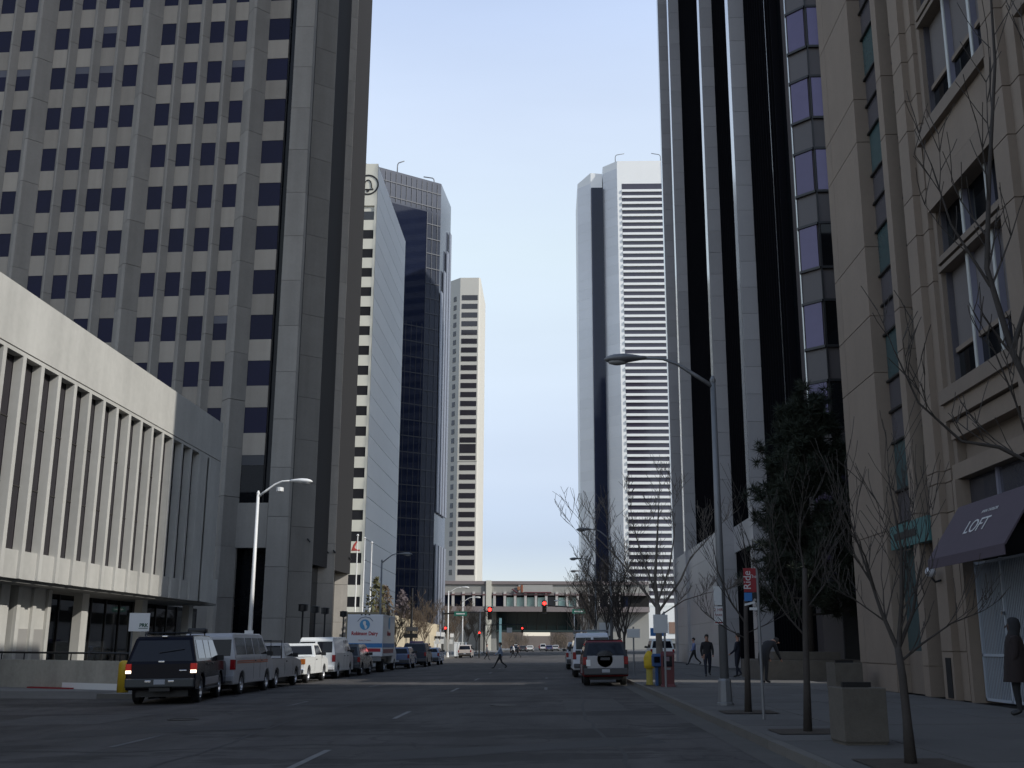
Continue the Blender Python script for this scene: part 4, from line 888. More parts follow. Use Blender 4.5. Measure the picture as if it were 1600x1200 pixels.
def end_panel(C, p0, p1, t0, t1, in0, in1, name, m, off=0.007, x0=None, x1=None):
    """panel on the surface between two outline points (rear or front), inset from both sides"""
    a = (p0[0] + (p1[0] - p0[0]) * t0, p0[1] + (p1[1] - p0[1]) * t0); b = (p0[0] + (p1[0] - p0[0]) * t1, p0[1] + (p1[1] - p0[1]) * t1)
    d = Vector((p1[0] - p0[0], p1[1] - p0[1])).normalized(); nn = Vector((-d.y, d.x))
    if (a[0] * nn.x) < 0 and abs(nn.x) > 0.15: nn = -nn
    if nn.y < -0.2: nn = -nn
    if x0 is None: xa, xb, xc, xd = -C.hw(a[1]) + in0, C.hw(a[1]) - in0, C.hw(b[1]) - in1, -C.hw(b[1]) + in1
    else: xa, xb, xc, xd = x0, x1, x1, x0
    o_ = nn * off; i_ = nn * -0.03
    vs = [(xa, a[0] + o_.x, a[1] + o_.y), (xb, a[0] + o_.x, a[1] + o_.y), (xc, b[0] + o_.x, b[1] + o_.y), (xd, b[0] + o_.x, b[1] + o_.y)]
    vs += [(x_, y_ - o_.x + i_.x, z_ - o_.y + i_.y) for x_, y_, z_ in vs]
    return MB().add(vs, [(0, 1, 2, 3), (7, 6, 5, 4), (0, 4, 5, 1), (1, 5, 6, 2), (2, 6, 7, 3), (3, 7, 4, 0)]).build(name, m, C.t)
def pair(C, name, m, x0, x1, y0, y1, z0, z1, bev=0.01):
    for sx in (-1, 1):
        xa, xb = sorted((sx * x0, sx * x1)); MB().box(xa, xb, y0, y1, z0, z1).build(name, m, C.t, bev=bev)
def one(C, name, m, x0, x1, y0, y1, z0, z1, bev=0.01): return MB().box(x0, x1, y0, y1, z0, z1).build(name, m, C.t, bev=bev)
def seams(C, ys, z0, z1, m=None):
    for yy_ in ys:
        pair(C, 'door_seam', m or BLK, C.W / 2 - 0.02, C.W / 2 + 0.003, yy_ - 0.006, yy_ + 0.006, z0, min(z1, C.belt), bev=0)
def mirrors(C, yy_, zz): pair(C, 'wing_mirror', BLK, C.W / 2 - 0.02, C.W / 2 + 0.2, yy_, yy_ + 0.1, zz, zz + 0.17)
def handles(C, ys, zz): 
    for yy_ in ys: pair(C, 'door_handle', BLK, C.W / 2 - 0.01, C.W / 2 + 0.03, yy_, yy_ + 0.16, zz, zz + 0.035)
GP = 'vehicles parked along the left kerb'; GPR = 'vehicles parked along the right kerb'

# black full-size utility, nearest on the left, tail lights on
BLU = mat('paint_midnight', (0.004, 0.004, 0.011), 0.16, spec=0.12)
P = [(-2.86, 0.5), (-2.9, 0.62), (-2.88, 1.16), (-2.6, 1.88), (-2.46, 1.96), (-1.0, 1.99), (0.45, 1.97), (0.66, 1.92), (1.36, 1.27), (2.6, 1.17), (2.84, 1.05), (2.87, 0.5)]
c = car('sport_utility', 'black full size utility vehicle with lit tail lights, first in the left row', 'car', -11.68, 35.3, P, 2.0, 1.22, 0.2, BLU, (-1.72, 1.72), 0.4, sill=0.42, lower=(0.5, 0.72, mat('silver_cladding', (0.33, 0.33, 0.36), 0.3, 0.5)), group=GP, rz=R(7.5))
end_panel(c, P[2], P[3], 0.1, 0.93, 0.1, 0.12, 'rear_window', AUTOG)
w_ = MB().tube([(-0.1, -2.79, 1.48), (0.62, -2.75, 1.58)], 0.014, 5).build('wiper', BLK, c.t)
for a_, b_ in ((-2.4, -1.28), (-1.2, -0.3), (-0.22, 0.72)): side_glass(c, [(a_, 1.3), (b_ + (0.32 if b_ > 0 else 0), 1.3), (b_ - 0.02, 1.84), (a_ + 0.08, 1.84)])
end_panel(c, P[7], P[8], 0.06, 0.92, 0.1, 0.08, 'windshield', AUTOG)
for sx in (-1, 1):
    xa, xb = sorted((sx * 0.84, sx * 1.006)); MB().box(xa, xb, -2.905, -2.72, 0.98, 1.17).build('tail_light', TAILON, c.t, bev=0.01); MB().box(xa + 0.01, xb - 0.005, -2.912, -2.8, 0.9, 0.98).build('reverse_light', REVON, c.t)
one(c, 'rear_bumper', mat('bumper_grey', (0.045, 0.05, 0.052), 0.4), -0.98, 0.98, -3.02, -2.8, 0.5, 0.75, 0.03)
one(c, 'licence_plate', PLATE, -0.16, 0.16, -3.03, -3.0, 0.58, 0.72); pair(c, 'bumper_step', CHROME, 0.24, 0.42, -3.025, -3.0, 0.64, 0.7)
one(c, 'hitch', BLK, -0.3, 0.3, -2.95, -2.8, 0.38, 0.5); one(c, 'badge', CHROME, 0.52, 0.74, -2.905, -2.88, 0.95, 0.985); one(c, 'tail_handle', CHROME, -0.09, 0.09, -2.875, -2.84, 1.2, 1.25); one(c, 'brake_lamp', CHROME, -0.08, 0.08, -2.6, -2.52, 1.93, 1.97)
for sx in (-1, 1): MB().tube([(sx * 0.66, -2.2, 1.99), (sx * 0.66, -2.1, 2.06), (sx * 0.66, 0.2, 2.06), (sx * 0.66, 0.3, 1.98)], 0.022, 6).build('roof_rail', BLK, c.t)
for yy_ in (-1.9, -0.4): MB().tube([(-0.66, yy_, 2.06), (0.66, yy_, 2.06)], 0.02, 6).build('rack_bar', BLK, c.t)
mirrors(c, 0.85, 1.2); handles(c, (-1.05, -0.1), 1.1); seams(c, (-1.25, -0.26, 0.95), 0.6, 1.22); pair(c, 'running_board', PLAST, 0.85, 1.04, -1.15, 1.15, 0.36, 0.42)
one(c, 'roof_cargo', BLK, 0.15, 0.75, 0.0, 0.35, 2.06, 2.22, 0.05)

# grey van with orange stripe
def van(label, x, y, pm, group, stripe=None, windows='panel', W=2.02, L=5.4, rack=False, ladder=False, rear=None):
    h = L / 2
    P = [(-h, 0.5), (-h - 0.02, 0.66), (-h, 1.25), (-h + 0.12, 1.98), (-h + 0.3, 2.1), (1.2, 2.1), (1.45, 2.04), (2.05, 1.38), (h - 0.12, 1.16), (h, 0.95), (h, 0.5)]
    c = car('van', label, 'van', x, y, P, W, 1.28, 0.18, pm, (-h + 1.05, h - 0.85), 0.37, sill=0.36, group=group)
    for x0, x1 in ((-0.84, -0.06), (0.06, 0.84)): end_panel(c, P[2], P[3], 0.1, 0.86, 0, 0, 'rear_window', AUTOG, x0=x0 * W / 2.02, x1=x1 * W / 2.02)
    one(c, 'rear_door_seam', BLK, -0.008, 0.008, -h - 0.024, -h + 0.02, 0.66, 1.25, 0)
    side_glass(c, [(0.75, 1.36), (1.72, 1.36), (1.28, 1.94), (0.75, 1.94)])
    if windows == 'all':
        for a_, b_ in ((-h + 0.28, -1.2), (-1.12, -0.2), (-0.1, 0.66)): side_glass(c, [(a_, 1.36), (b_, 1.36), (b_, 1.94), (a_ + 0.05, 1.94)])
    end_panel(c, P[6], P[7], 0.06, 0.94, 0.1, 0.1, 'windshield', AUTOG)
    pair(c, 'tail_light', TAILR, W / 2 - 0.16, W / 2 + 0.006, -h - 0.03, -h + 0.14, 0.86, 1.2); one(c, 'rear_bumper', rear or CHROME, -W / 2 + 0.03, W / 2 - 0.03, -h - 0.13, -h, 0.46, 0.66, 0.03)
    one(c, 'licence_plate', PLATE, -0.5, -0.2, -h - 0.03, -h, 0.75, 0.88); mirrors(c, 1.7, 1.3); seams(c, (-0.2, 0.7, 1.62), 0.5, 1.28); handles(c, (-0.1, 0.8), 1.12)
    pair(c, 'head_light', HEADL, W / 2 - 0.4, W / 2 - 0.06, h - 0.04, h + 0.02, 0.8, 1.0)
    if stripe:
        for q, zz in enumerate((1.06, 1.12)): pair(c, 'stripe', stripe, W / 2 - 0.01, W / 2 + 0.008, -h + 0.3, h - 0.9, zz, zz + 0.042, 0)
    if rack:
        for sx in (-1, 1): MB().tube([(sx * 0.8, -h + 0.5, 2.2), (sx * 0.8, 1.0, 2.2)], 0.025, 6).build('rack_rail', STEEL, c.t)
        for i in range(4):
            yy_ = -h + 0.7 + i * 1.05; MB().tube([(-0.82, yy_, 2.08), (-0.82, yy_, 2.22), (0.82, yy_, 2.22), (0.82, yy_, 2.08)], 0.022, 6).build('rack_bar', STEEL, c.t)
    return c
OR = mat('orange_stripe', (0.45, 0.13, 0.06), 0.4)
van('dull grey van with an orange stripe, parked ahead of the black utility vehicle', -11.8, 41.0, paint('dove', (0.42, 0.42, 0.43), 0.4), GP, OR, 'all', rear=mat('painted_bumper', (0.3, 0.3, 0.31), 0.5))

def pickup(label, x, y, pm, group, rack=False, cap=False):
    h = 2.7
    P = [(-h, 0.5), (-h - 0.01, 0.62), (-h, 1.16), (-0.5, 1.16), (-0.42, 1.2), (-0.3, 1.7), (-0.12, 1.78), (0.7, 1.78), (0.9, 1.72), (1.5, 1.17), (2.5, 1.06), (h - 0.02, 0.92), (h, 0.5)]
    c = car('pickup_truck', label, 'truck', x, y, P, 1.92, 1.16, 0.16, pm, (-h + 1.0, h - 0.9), 0.37, sill=0.4, group=group)
    one(c, 'bed_liner', BLK, -0.8, 0.8, -h + 0.07, -0.6, 1.1, 1.168, 0)  # flat black top standing for the open bed
    end_panel(c, P[4], P[5], 0.12, 0.92, 0.12, 0.1, 'rear_window', AUTOG); end_panel(c, P[8], P[9], 0.05, 0.92, 0.1, 0.1, 'windshield', AUTOG)
    side_glass(c, [(-0.26, 1.24), (1.2, 1.24), (0.82, 1.68), (-0.16, 1.68)])
    pair(c, 'tail_light', AMBER, 0.76, 0.966, -h - 0.02, -h + 0.12, 0.84, 1.08); one(c, 'rear_bumper', CHROME, -0.93, 0.93, -h - 0.14, -h, 0.46, 0.64, 0.03)
    one(c, 'licence_plate', PLATE, -0.15, 0.15, -h - 0.15, -h, 0.5, 0.62); one(c, 'tailgate_band', BLK, -0.7, 0.7, -h - 0.016, -h, 0.92, 1.0, 0); mirrors(c, 1.05, 1.2); seams(c, (-0.45, 1.05), 0.5, 1.16); handles(c, (-0.2,), 1.02)
    if rack:
        for yy_ in (-h + 0.15, -0.75): MB().tube([(-0.88, yy_, 1.16), (-0.88, yy_, 1.86), (0.88, yy_, 1.86), (0.88, yy_, 1.16)], 0.03, 6).build('rack_hoop', BLK, c.t)
        for sx in (-1, 1): MB().tube([(sx * 0.88, -h + 0.15, 1.86), (sx * 0.88, -0.75, 1.86)], 0.03, 6).build('rack_rail', BLK, c.t)
    return c
pickup('dusty grey pickup with a black pipe rack over its bed', -11.95, 46.9, paint('dusty', (0.42, 0.41, 0.4), 0.45), GP, True)
pickup('small white pickup with amber tail lights and chrome bumper', -12.0, 53.2, paint('white', (0.8, 0.81, 0.79), 0.3), GP)
c = van('white panel van in the sun between the white pickup and the box truck', -11.95, 59.9, paint('white', (0.8, 0.81, 0.79), 0.3), GP, None, 'panel', rear=WHITE)
for q in (0.2, 0.42): side_glass(c, [(0.02 + q, 1.36), (0.12 + q, 1.36), (0.1 + q, 1.94), (0.0 + q, 1.94)], 'side_slot')

def hatch(name, label, cat, x, y, pm, group, H=1.7, W=1.8, L=4.6, spare=False, lower=None, rz=0.0, two=None, z=None, tilt=True, belt=1.05):
    h = L / 2
    P = [(-h, 0.45), (-h - 0.02, 0.6), (-h + 0.02, belt), (-h + 0.3, H - 0.1), (-h + 0.5, H), (0.35, H), (0.55, H - 0.05), (1.15, belt + 0.05), (h - 0.25, belt - 0.12), (h - 0.02, belt - 0.3), (h, 0.45)]
    c = car(name, label, cat, x, y, P, W, belt, 0.17, pm, (-h + 0.85, h - 0.85), 0.34, sill=0.34, group=group, rz=rz, z=z, lower=lower, tilt=tilt)
    end_panel(c, P[2], P[3], 0.1, 0.92, 0.12, 0.12, 'rear_window', AUTOG, 0.011); end_panel(c, P[6], P[7], 0.06, 0.92, 0.1, 0.1, 'windshield', AUTOG)
    for a_, b_ in ((-h + 0.35, -1.05), (-0.98, -0.1), (-0.04, 0.85)):
        if b_ > a_ + 0.1: side_glass(c, [(a_, belt + 0.07), (b_, belt + 0.07), (b_ - (0.35 if b_ > 0.5 else 0.0), H - 0.13), (a_ + 0.12, H - 0.13)])
    pair(c, 'tail_light', TAILR, W / 2 - 0.15, W / 2 + 0.006, -h - 0.03, -h + 0.15, belt - 0.3, belt - 0.02); one(c, 'rear_bumper', PLAST, -W / 2 + 0.02, W / 2 - 0.02, -h - 0.12, -h + 0.05, 0.42, 0.66, 0.03)
    one(c, 'licence_plate', PLATE, -0.15, 0.15, -h - 0.135, -h, 0.5, 0.62); mirrors(c, 0.8, belt + 0.05); seams(c, (-1.0, -0.07, 0.9), 0.5, belt); handles(c, (-0.9, 0.05), belt - 0.12)
    pair(c, 'head_light', HEADL, W / 2 - 0.42, W / 2 - 0.05, h - 0.06, h + 0.015, belt - 0.42, belt - 0.25)
    one(c, 'front_bumper', PLAST, -W / 2 + 0.02, W / 2 - 0.02, h - 0.05, h + 0.1, 0.36, 0.56, 0.03)
    return c
hatch('minivan', 'dark grey minivan hidden partly by the white panel van', 'car', -11.6, 65.6, paint('charcoal', (0.06, 0.064, 0.07)), GP, 1.75, 1.85, 4.7)

# box truck with lettering
t_ = thing('box_truck', 'white delivery box truck with red lettering, blue globe and blue and red stripes', 'truck', (-11.75, 74.0, zr(-11.75)), 0, GP, local=True)
BW = paint('box', (0.74, 0.76, 0.78), 0.5)
TB = 1.16
box(-TB, TB, -3.0, 2.4, 1.0, 3.62).build('cargo_box', BW, t_, bev=0.03)
box(-TB + 0.03, TB - 0.03, -3.02, -3.0, 1.05, 3.55).build('rear_door', BW, t_)
SB = mat('truck_blue', (0.05, 0.22, 0.5), 0.5); SR = mat('truck_red', (0.42, 0.025, 0.04), 0.5)
box(-TB + 0.02, TB - 0.02, -3.028, -3.02, 1.55, 1.82).build('blue_stripe', SB, t_); box(-TB + 0.02, TB - 0.12, -3.028, -3.02, 1.29, 1.5).build('red_stripe', SR, t_)
box(TB, TB + 0.006, -2.96, 2.3, 1.55, 1.82).build('blue_stripe', SB, t_); box(TB, TB + 0.006, -2.7, 1.9, 1.2, 1.46).build('red_stripe', mat('truck_faded_red', (0.35, 0.12, 0.12), 0.6), t_)
MB().lathe([(0.33, 0), (0.33, 0.008), (0, 0.009)], 28, (-0.02, -3.028, 2.98), 'y').build('globe_badge', mat('globe_blue', (0.08, 0.33, 0.58), 0.5), t_)
cow = [(-0.1, 0.2), (0.02, 0.24), (0.08, 0.12), (0.06, 0.0), (0.16, -0.1), (0.12, -0.24), (0.02, -0.27), (-0.02, -0.1), (-0.1, 0.02), (-0.13, 0.1)]
MB().add([(x_ - 0.02, -3.042, z_ + 2.98) for x_, z_ in cow] + [(x_ - 0.02, -3.034, z_ + 2.98) for x_, z_ in cow], [tuple(range(10)), tuple(range(19, 9, -1))]).build('badge_figure', WHITE, t_)
text('Robinson Dairy', 0.32, SR, t_, (-0.02, -3.03, 2.42), (R(90), 0, 0), bold=0.012, sx=0.84)
text('Quality Products', 0.12, mat('rust_print', (0.4, 0.16, 0.12), 0.6), t_, (0.0, -3.03, 2.0), (R(90), 0, 0))
MB().tube([(-0.5, -3.03, 3.18), (-0.3, -3.03, 3.4), (0, -3.03, 3.47), (0.3, -3.03, 3.4), (0.5, -3.03, 3.2)], 0.022, 6).build('badge_arc', mat('slate_print', (0.15, 0.17, 0.22), 0.6), t_)
text('Robinson', 0.42, SR, t_, (TB + 0.008, -0.4, 2.45), (R(90), 0, R(90)), bold=0.01); MB().lathe([(0.4, 0), (0.4, 0.006), (0, 0.007)], 24, (TB, -0.3, 3.1), 'x').build('globe_badge', MATS['globe_blue'], t_)
for x_ in (-0.25, 0, 0.25): box(x_ - 0.05, x_ + 0.05, -3.05, -2.98, 3.58, 3.64).build('marker_lamp', BLK, t_)
cabp = [(2.5, 0.6), (2.5, 2.1), (2.7, 2.25), (3.5, 2.25), (3.9, 1.55), (4.6, 1.35), (4.75, 1.1), (4.75, 0.5), (2.5, 0.5)]
n_ = len(cabp)
MB().add([(1.0, a, b) for a, b in cabp] + [(-1.0, a, b) for a, b in cabp], [tuple(range(n_)), tuple(range(2 * n_ - 1, n_ - 1, -1))] + [(i, (i + 1) % n_, n_ + (i + 1) % n_, n_ + i) for i in range(n_)]).build('cab', paint('white', (0.8, 0.81, 0.79), 0.3), t_, bev=0.05)
box(1.0, 1.008, 2.75, 3.6, 1.5, 2.1).build('side_window', AUTOG, t_); box(-0.7, 0.7, -3.1, 4.3, 0.62, 0.98).build('chassis', BLK, t_); box(-1.1, 1.1, -3.15, -3.0, 0.72, 0.98).build('rear_bumper', STEEL, t_)
ty, rmx = wheel_parts(0.42, 0.5); ty2, rm2 = wheel_parts(0.42, 0.26)
for y_, a_, b_, wx in ((-1.6, ty, rmx, 0.85), (3.75, ty2, rm2, 0.88)):
    for sx in (-1, 1):
        e = bpy.data.objects.new('wheel', None); COL.objects.link(e); e.parent = t_; e.location = (sx * wx, y_, 0.42); e['base'] = (0, 0, 0); inst('tyre', a_, e, (0, 0, 0)); inst('rim', b_, e, (0, 0, 0))
hatch('station_wagon', 'blue grey wagon just past the box truck', 'car', -11.0, 83.5, paint('steelblue', (0.1, 0.13, 0.22)), GP, 1.55, 1.78, 4.6)
c = hatch('police_utility', 'dark utility vehicle with a light bar on its roof', 'car', -10.6, 90.5, paint('navy', (0.03, 0.035, 0.05)), GP, 1.85, 1.9, 4.8, belt=1.15)
one(c, 'light_bar', mat('violet_lens', (0.12, 0.08, 0.2), 0.2), -0.55, 0.55, -0.9, -0.6, 1.86, 2.0)
hatch('sedan', 'pale blue sedan at the far end of the left row', 'car', -10.3, 98.5, paint('paleblue', (0.25, 0.3, 0.4)), GP, 1.48, 1.76, 4.6)

# right row
MAROON = paint('red', (0.11, 0.008, 0.01))
c = hatch('sport_utility', 'red and silver utility vehicle with a covered spare wheel on its tailgate', 'car', 2.2, 45.3, MAROON, GPR, 1.72, 1.72, 4.5, lower=(0.45, 0.75, mat('silver_cladding', (0.33, 0.33, 0.36), 0.3, 0.5)), belt=1.1)
end_panel(c, c.prof[2], c.prof[3], -0.02, 1.0, 0.0, 0.0, 'rear_trim', BLK, 0.004); one(c, 'tailgate', mat('silver_tailgate', (0.36, 0.36, 0.375), 0.35, 0.3), -0.7, 0.7, -2.29, -2.24, 0.66, 1.12, 0.01); pair(c, 'corner_panel', BLK, 0.7, 0.868, -2.285, -2.2, 0.6, 0.79, 0.01)
MB().lathe([(0.0, -0.22), (0.3, -0.22), (0.35, -0.18), (0.36, -0.02), (0.3, 0)], 26, (-0.02, -2.29, 0.99), 'y').build('spare_wheel_cover', mat('black_vinyl', (0.015, 0.015, 0.017), 0.45), c.t, True)
MB().box(-0.2, 0.16, -2.525, -2.51, 0.96, 1.06).build('cover_print', PLAST, c.t)
one(c, 'roof_cover', mat('black_vinyl', (0.015, 0.015, 0.017), 0.45), -0.66, 0.66, -1.8, 0.4, 1.7, 1.732, 0.01); one(c, 'roof_rail', BLK, -0.7, -0.66, -1.7, 0.2, 1.73, 1.77); one(c, 'roof_rail', BLK, 0.66, 0.7, -1.7, 0.2, 1.73, 1.77); one(c, 'rear_placard', WHITE, -0.74, -0.58, -2.31, -2.28, 0.74, 0.98)
van('white van with a roof rack parked ahead of the red utility vehicle', 2.15, 56.6, paint('offwhite', (0.62, 0.64, 0.68), 0.35), GPR, None, 'all', 1.9, 4.9, rack=True, rear=PLAST)
hatch('sport_utility', 'pale grey boxy wagon, third in the right row', 'car', 2.05, 74.5, paint('palegrey', (0.35, 0.36, 0.38)), GPR, 1.72, 1.78, 4.6, belt=1.08)
# moving and far cars
GF = 'far traffic'
hatch('minivan', 'tan minivan near the left kerb by the white signs', 'car', -11.6, 157, paint('tan', (0.45, 0.4, 0.36)), GF, 1.75, 1.85, 4.7)
for x, y, col, nm, lb, H in ((-4.6, 280, (0.75, 0.75, 0.74), 'white', 'small white car far down the street under the bridge', 1.5), (0.2, 285, (0.05, 0.06, 0.14), 'indigo', 'small dark blue car far down the street', 1.5), (-1.6, 330, (0.6, 0.6, 0.6), 'silver', 'silver van queueing below the bridge', 2.0), (-7.8, 255, (0.16, 0.16, 0.18), 'slate', 'grey car far down the left lane', 1.5), (-6.8, 300, (0.05, 0.05, 0.055), 'soot', 'black car at the left under the bridge', 1.5), (1.9, 300, (0.45, 0.46, 0.46), 'ash', 'grey car at the right under the bridge', 1.6), (-2.4, 380, (0.3, 0.05, 0.05), 'brick', 'red car beyond the bridge', 1.6), (-9.5, 330, (0.5, 0.5, 0.48), 'stone', 'beige van beyond the left lane', 1.9)):
    hatch('sedan' if H < 1.7 else 'van', lb, 'car' if H < 1.7 else 'van', x, y, paint(nm, col), GF, H, 1.8, 4.5)
hatch('sport_utility', 'white utility vehicle beside the granite wall behind the newspaper box', 'car', 8.9, 90.0, paint('white', (0.8, 0.81, 0.79), 0.3), GF, 1.8, 1.85, 4.6, z=0.42, tilt=False)

# ------------------------------------------------------------------ people
def cloth(n, c): return mat('cloth_' + n, c, 0.9, noise=0.12, scale=6)
SKIN = mat('skin', (0.36, 0.2, 0.14), 0.6); HAIR = mat('dark_hair', (0.02, 0.015, 0.012), 0.7); SHOE = mat('black_shoe', (0.012, 0.012, 0.012), 0.5)
def person(label, x, y, z, rz, pose, top, legs, h=1.76, bulk=1.0, hood=None, long_coat=False, hair=HAIR, skin=None):
    """one skinned body, its faces given skin or cloth by the nearest bone; hair or hood as a child"""
    t = thing('person', label, 'person', (x, y, z), rz, None, local=True); s = h / 1.76
    st, bend = pose.get('stride', 0.0), pose.get('bend', 0.0)
    swing = pose.get('swing', st)
    J = {}
    pv = Vector((0, 0, 0.95 - 0.25 * st * st)); cb, sb = math.cos(bend), math.sin(bend)
    def up(a, fwd=0.0, sx=0.0): return pv + Vector((sx, a * sb + fwd * cb, a * cb - fwd * sb))
    J['pelvis'] = (pv, 0.15 * bulk, 0.11 * bulk); J['waist'] = (up(0.2), 0.145 * bulk, 0.105 * bulk); J['chest'] = (up(0.42), 0.175 * bulk, 0.12 * bulk); J['collar'] = (up(0.53), 0.105, 0.085)
    J['neck'] = (up(0.6, 0.02), 0.055, 0.055); nod = pose.get('nod', 0.02)
    J['head'] = (up(0.69, nod), 0.082, 0.098); J['crown'] = (up(0.79, nod * 1.2), 0.072, 0.088)
    E = [('pelvis', 'waist', 1), ('waist', 'chest', 1), ('chest', 'collar', 1), ('collar', 'neck', 0), ('neck', 'head', 0), ('head', 'crown', 0)]
    for sd_, sg_ in (('l', -1), ('r', 1)):
        f = st * sg_
        J['hip' + sd_] = (pv + Vector((sg_ * 0.09, 0.01, -0.06)), 0.1 * bulk, 0.1 * bulk)
        ax = pv.z * 1.0
        kn = pv + Vector((sg_ * 0.1, 0.45 * math.sin(f * 0.9) + 0.04 + (0.05 if f < 0 else 0), -0.06 - 0.42 * math.cos(f * 0.9)))
        an = Vector((sg_ * 0.1, 0.86 * math.sin(f) + (-0.06 if f < 0 else 0.0), 0.09 + (0.07 if f < -0.1 else 0)))
        J['knee' + sd_] = (kn, 0.062, 0.066); J['ankle' + sd_] = (an, 0.045, 0.05)
        J['toe' + sd_] = (an + Vector((sg_ * 0.015, 0.17, -0.05 if f >= -0.1 else -0.08)), 0.042, 0.032)
        E += [('pelvis', 'hip' + sd_, 2), ('hip' + sd_, 'knee' + sd_, 2), ('knee' + sd_, 'ankle' + sd_, 2), ('ankle' + sd_, 'toe' + sd_, 3)]
        J['shoulder' + sd_] = (up(0.455, 0, sg_ * 0.165 * max(1, bulk * 0.9)), 0.068 * bulk, 0.068 * bulk)
        a_ = -swing * sg_ * 0.9 + pose.get('arm', 0.0); el = pose.get('elbow', 0.35)
        hang = Vector((sg_ * 0.06, 0, 0))
        e_ = J['shoulder' + sd_][0] + hang + Vector((0, 0.29 * math.sin(a_), -0.29 * math.cos(a_)))
        w_ = e_ + Vector((-sg_ * pose.get('inward', 0.0), 0.26 * math.sin(a_ + el), -0.26 * math.cos(a_ + el)))
        hnd = w_ + Vector((-sg_ * 0.01, 0.1 * math.sin(a_ + el + 0.1), -0.1 * math.cos(a_ + el + 0.1)))
        J['elbow' + sd_] = (e_, 0.05 * bulk, 0.05 * bulk); J['wrist' + sd_] = (w_, 0.036, 0.038); J['hand' + sd_] = (hnd, 0.022, 0.04)
        E += [('chest', 'shoulder' + sd_, 1), ('shoulder' + sd_, 'elbow' + sd_, 1), ('elbow' + sd_, 'wrist' + sd_, 1), ('wrist' + sd_, 'hand' + sd_, 0)]
    keys = list(J)
    me = bpy.data.meshes.new('body'); me.from_pydata([J[k][0] * s for k in keys], [(keys.index(a), keys.index(b)) for a, b, _ in E], [])
    o = bpy.data.objects.new('body', me); COL.objects.link(o)
    sk = o.modifiers.new('skin', 'SKIN'); sk.use_smooth_shade = True
    for i, k in enumerate(keys):
        me.skin_vertices[0].data[i].radius = (J[k][1] * s, J[k][2] * s); me.skin_vertices[0].data[i].use_root = (i == 0)
    su = o.modifiers.new('subsurf', 'SUBSURF'); su.levels = 1; su.render_levels = 1
    dg = bpy.context.evaluated_depsgraph_get(); nm = bpy.data.meshes.new_from_object(o.evaluated_get(dg)); nm.name = 'body'
    bpy.data.objects.remove(o)
    for mm in (skin or SKIN, top, legs, SHOE): nm.materials.append(mm)
    segs = [(J[a][0] * s, J[b][0] * s, k) for a, b, k in E]
    for p in nm.polygons:
        c_ = p.center; best = 9; bk = 1
        for a, b, k in segs:
            d = b - a; tt = max(0, min(1, (c_ - a).dot(d) / max(d.length_squared, 1e-9))); q = (c_ - (a + d * tt)).length
            if q < best: best, bk = q, k
        p.material_index = bk; p.use_smooth = True
    o = bpy.data.objects.new('body', nm); COL.objects.link(o); o.parent = t; o['base'] = (0, 0, 0)
    hc = (J['head'][0] * s + (J['crown'][0] - J['head'][0]) * s * 0.45)
    hm = hood or hair; kr = 1.22 if hood else 1.05
    vs = []
    rs = []
    for i in range(7):
        ph = math.pi * (0.02 + 0.62 * i / 6); rr = 0.1 * kr * s
        rs.append([(hc.x + rr * 0.88 * math.sin(ph) * math.cos(a), hc.y - 0.02 * s + rr * 1.1 * math.sin(ph) * math.sin(a) - (0.012 if math.sin(a) > 0 and i > 2 else 0), hc.z + 0.01 + rr * 1.2 * math.cos(ph) + (0.07 * s if math.sin(a) > 0.35 and i > 3 else 0)) for a in (2 * math.pi * j / 12 for j in range(12))])
    if hood:
        rs = []
        for zz, rx, ry, yo in ((0.14, 0.01, 0.01, -0.04), (0.132, 0.05, 0.06, -0.04), (0.1, 0.095, 0.1, -0.045), (0.04, 0.118, 0.115, -0.05), (-0.04, 0.12, 0.115, -0.055), (-0.11, 0.112, 0.105, -0.05), (-0.17, 0.125, 0.11, -0.03), (-0.23, 0.16, 0.12, -0.02)):
            rs.append([(hc.x + rx * s * math.cos(a), hc.y + (yo + ry * math.sin(a)) * s, hc.z + zz * s) for a in (2 * math.pi * j / 16 for j in range(16))])
    MB().rings(rs).build('hood' if hood else 'hair', hm, t, True)
    for sx in (-1, 1): MB().lathe([(0, -0.008), (0.012 * s, 0), (0, 0.008)], 6, (hc.x + sx * 0.03 * s, hc.y + 0.088 * s, hc.z - 0.02 * s), 'y').build('eye', SHOE, t)
    MB().tube([hc + Vector((0, 0.085, -0.02)) * s, hc + Vector((0, 0.115, -0.06)) * s], [0.01, 0.018], 6).build('nose', skin or SKIN, t, True)
    if long_coat:
        rs = []
        for zz, rx, ry, ys_ in ((0.62, 0.31, 0.23, 0.02), (0.8, 0.31, 0.22, 0.01), (1.05, 0.28, 0.2, 0), (1.3, 0.25, 0.175, 0), (1.44, 0.21, 0.14, 0), (1.52, 0.1, 0.09, 0.01)):
            rs.append([(rx * s * math.cos(a), (ys_ + ry * math.sin(a)) * s, zz * s) for a in (2 * math.pi * j / 18 for j in range(18))])
        MB().rings(rs, cap=False).build('coat', top, t, True)
    return t
COAT = cloth('black', (0.018, 0.018, 0.02)); NAVY = cloth('navy', (0.015, 0.018, 0.03)); BLUE = cloth('blue', (0.16, 0.2, 0.36)); LBLUE = cloth('paleblue', (0.3, 0.36, 0.46)); BRNC = cloth('brown', (0.02, 0.013, 0.012)); GREY = cloth('grey', (0.1, 0.1, 0.11))
person('person in a pale blue shirt and dark trousers striding across the street', -3.35, 77.5, zr(-3.4), R(90), {'stride': 0.5, 'elbow': 0.5}, LBLUE, COAT, 1.8)
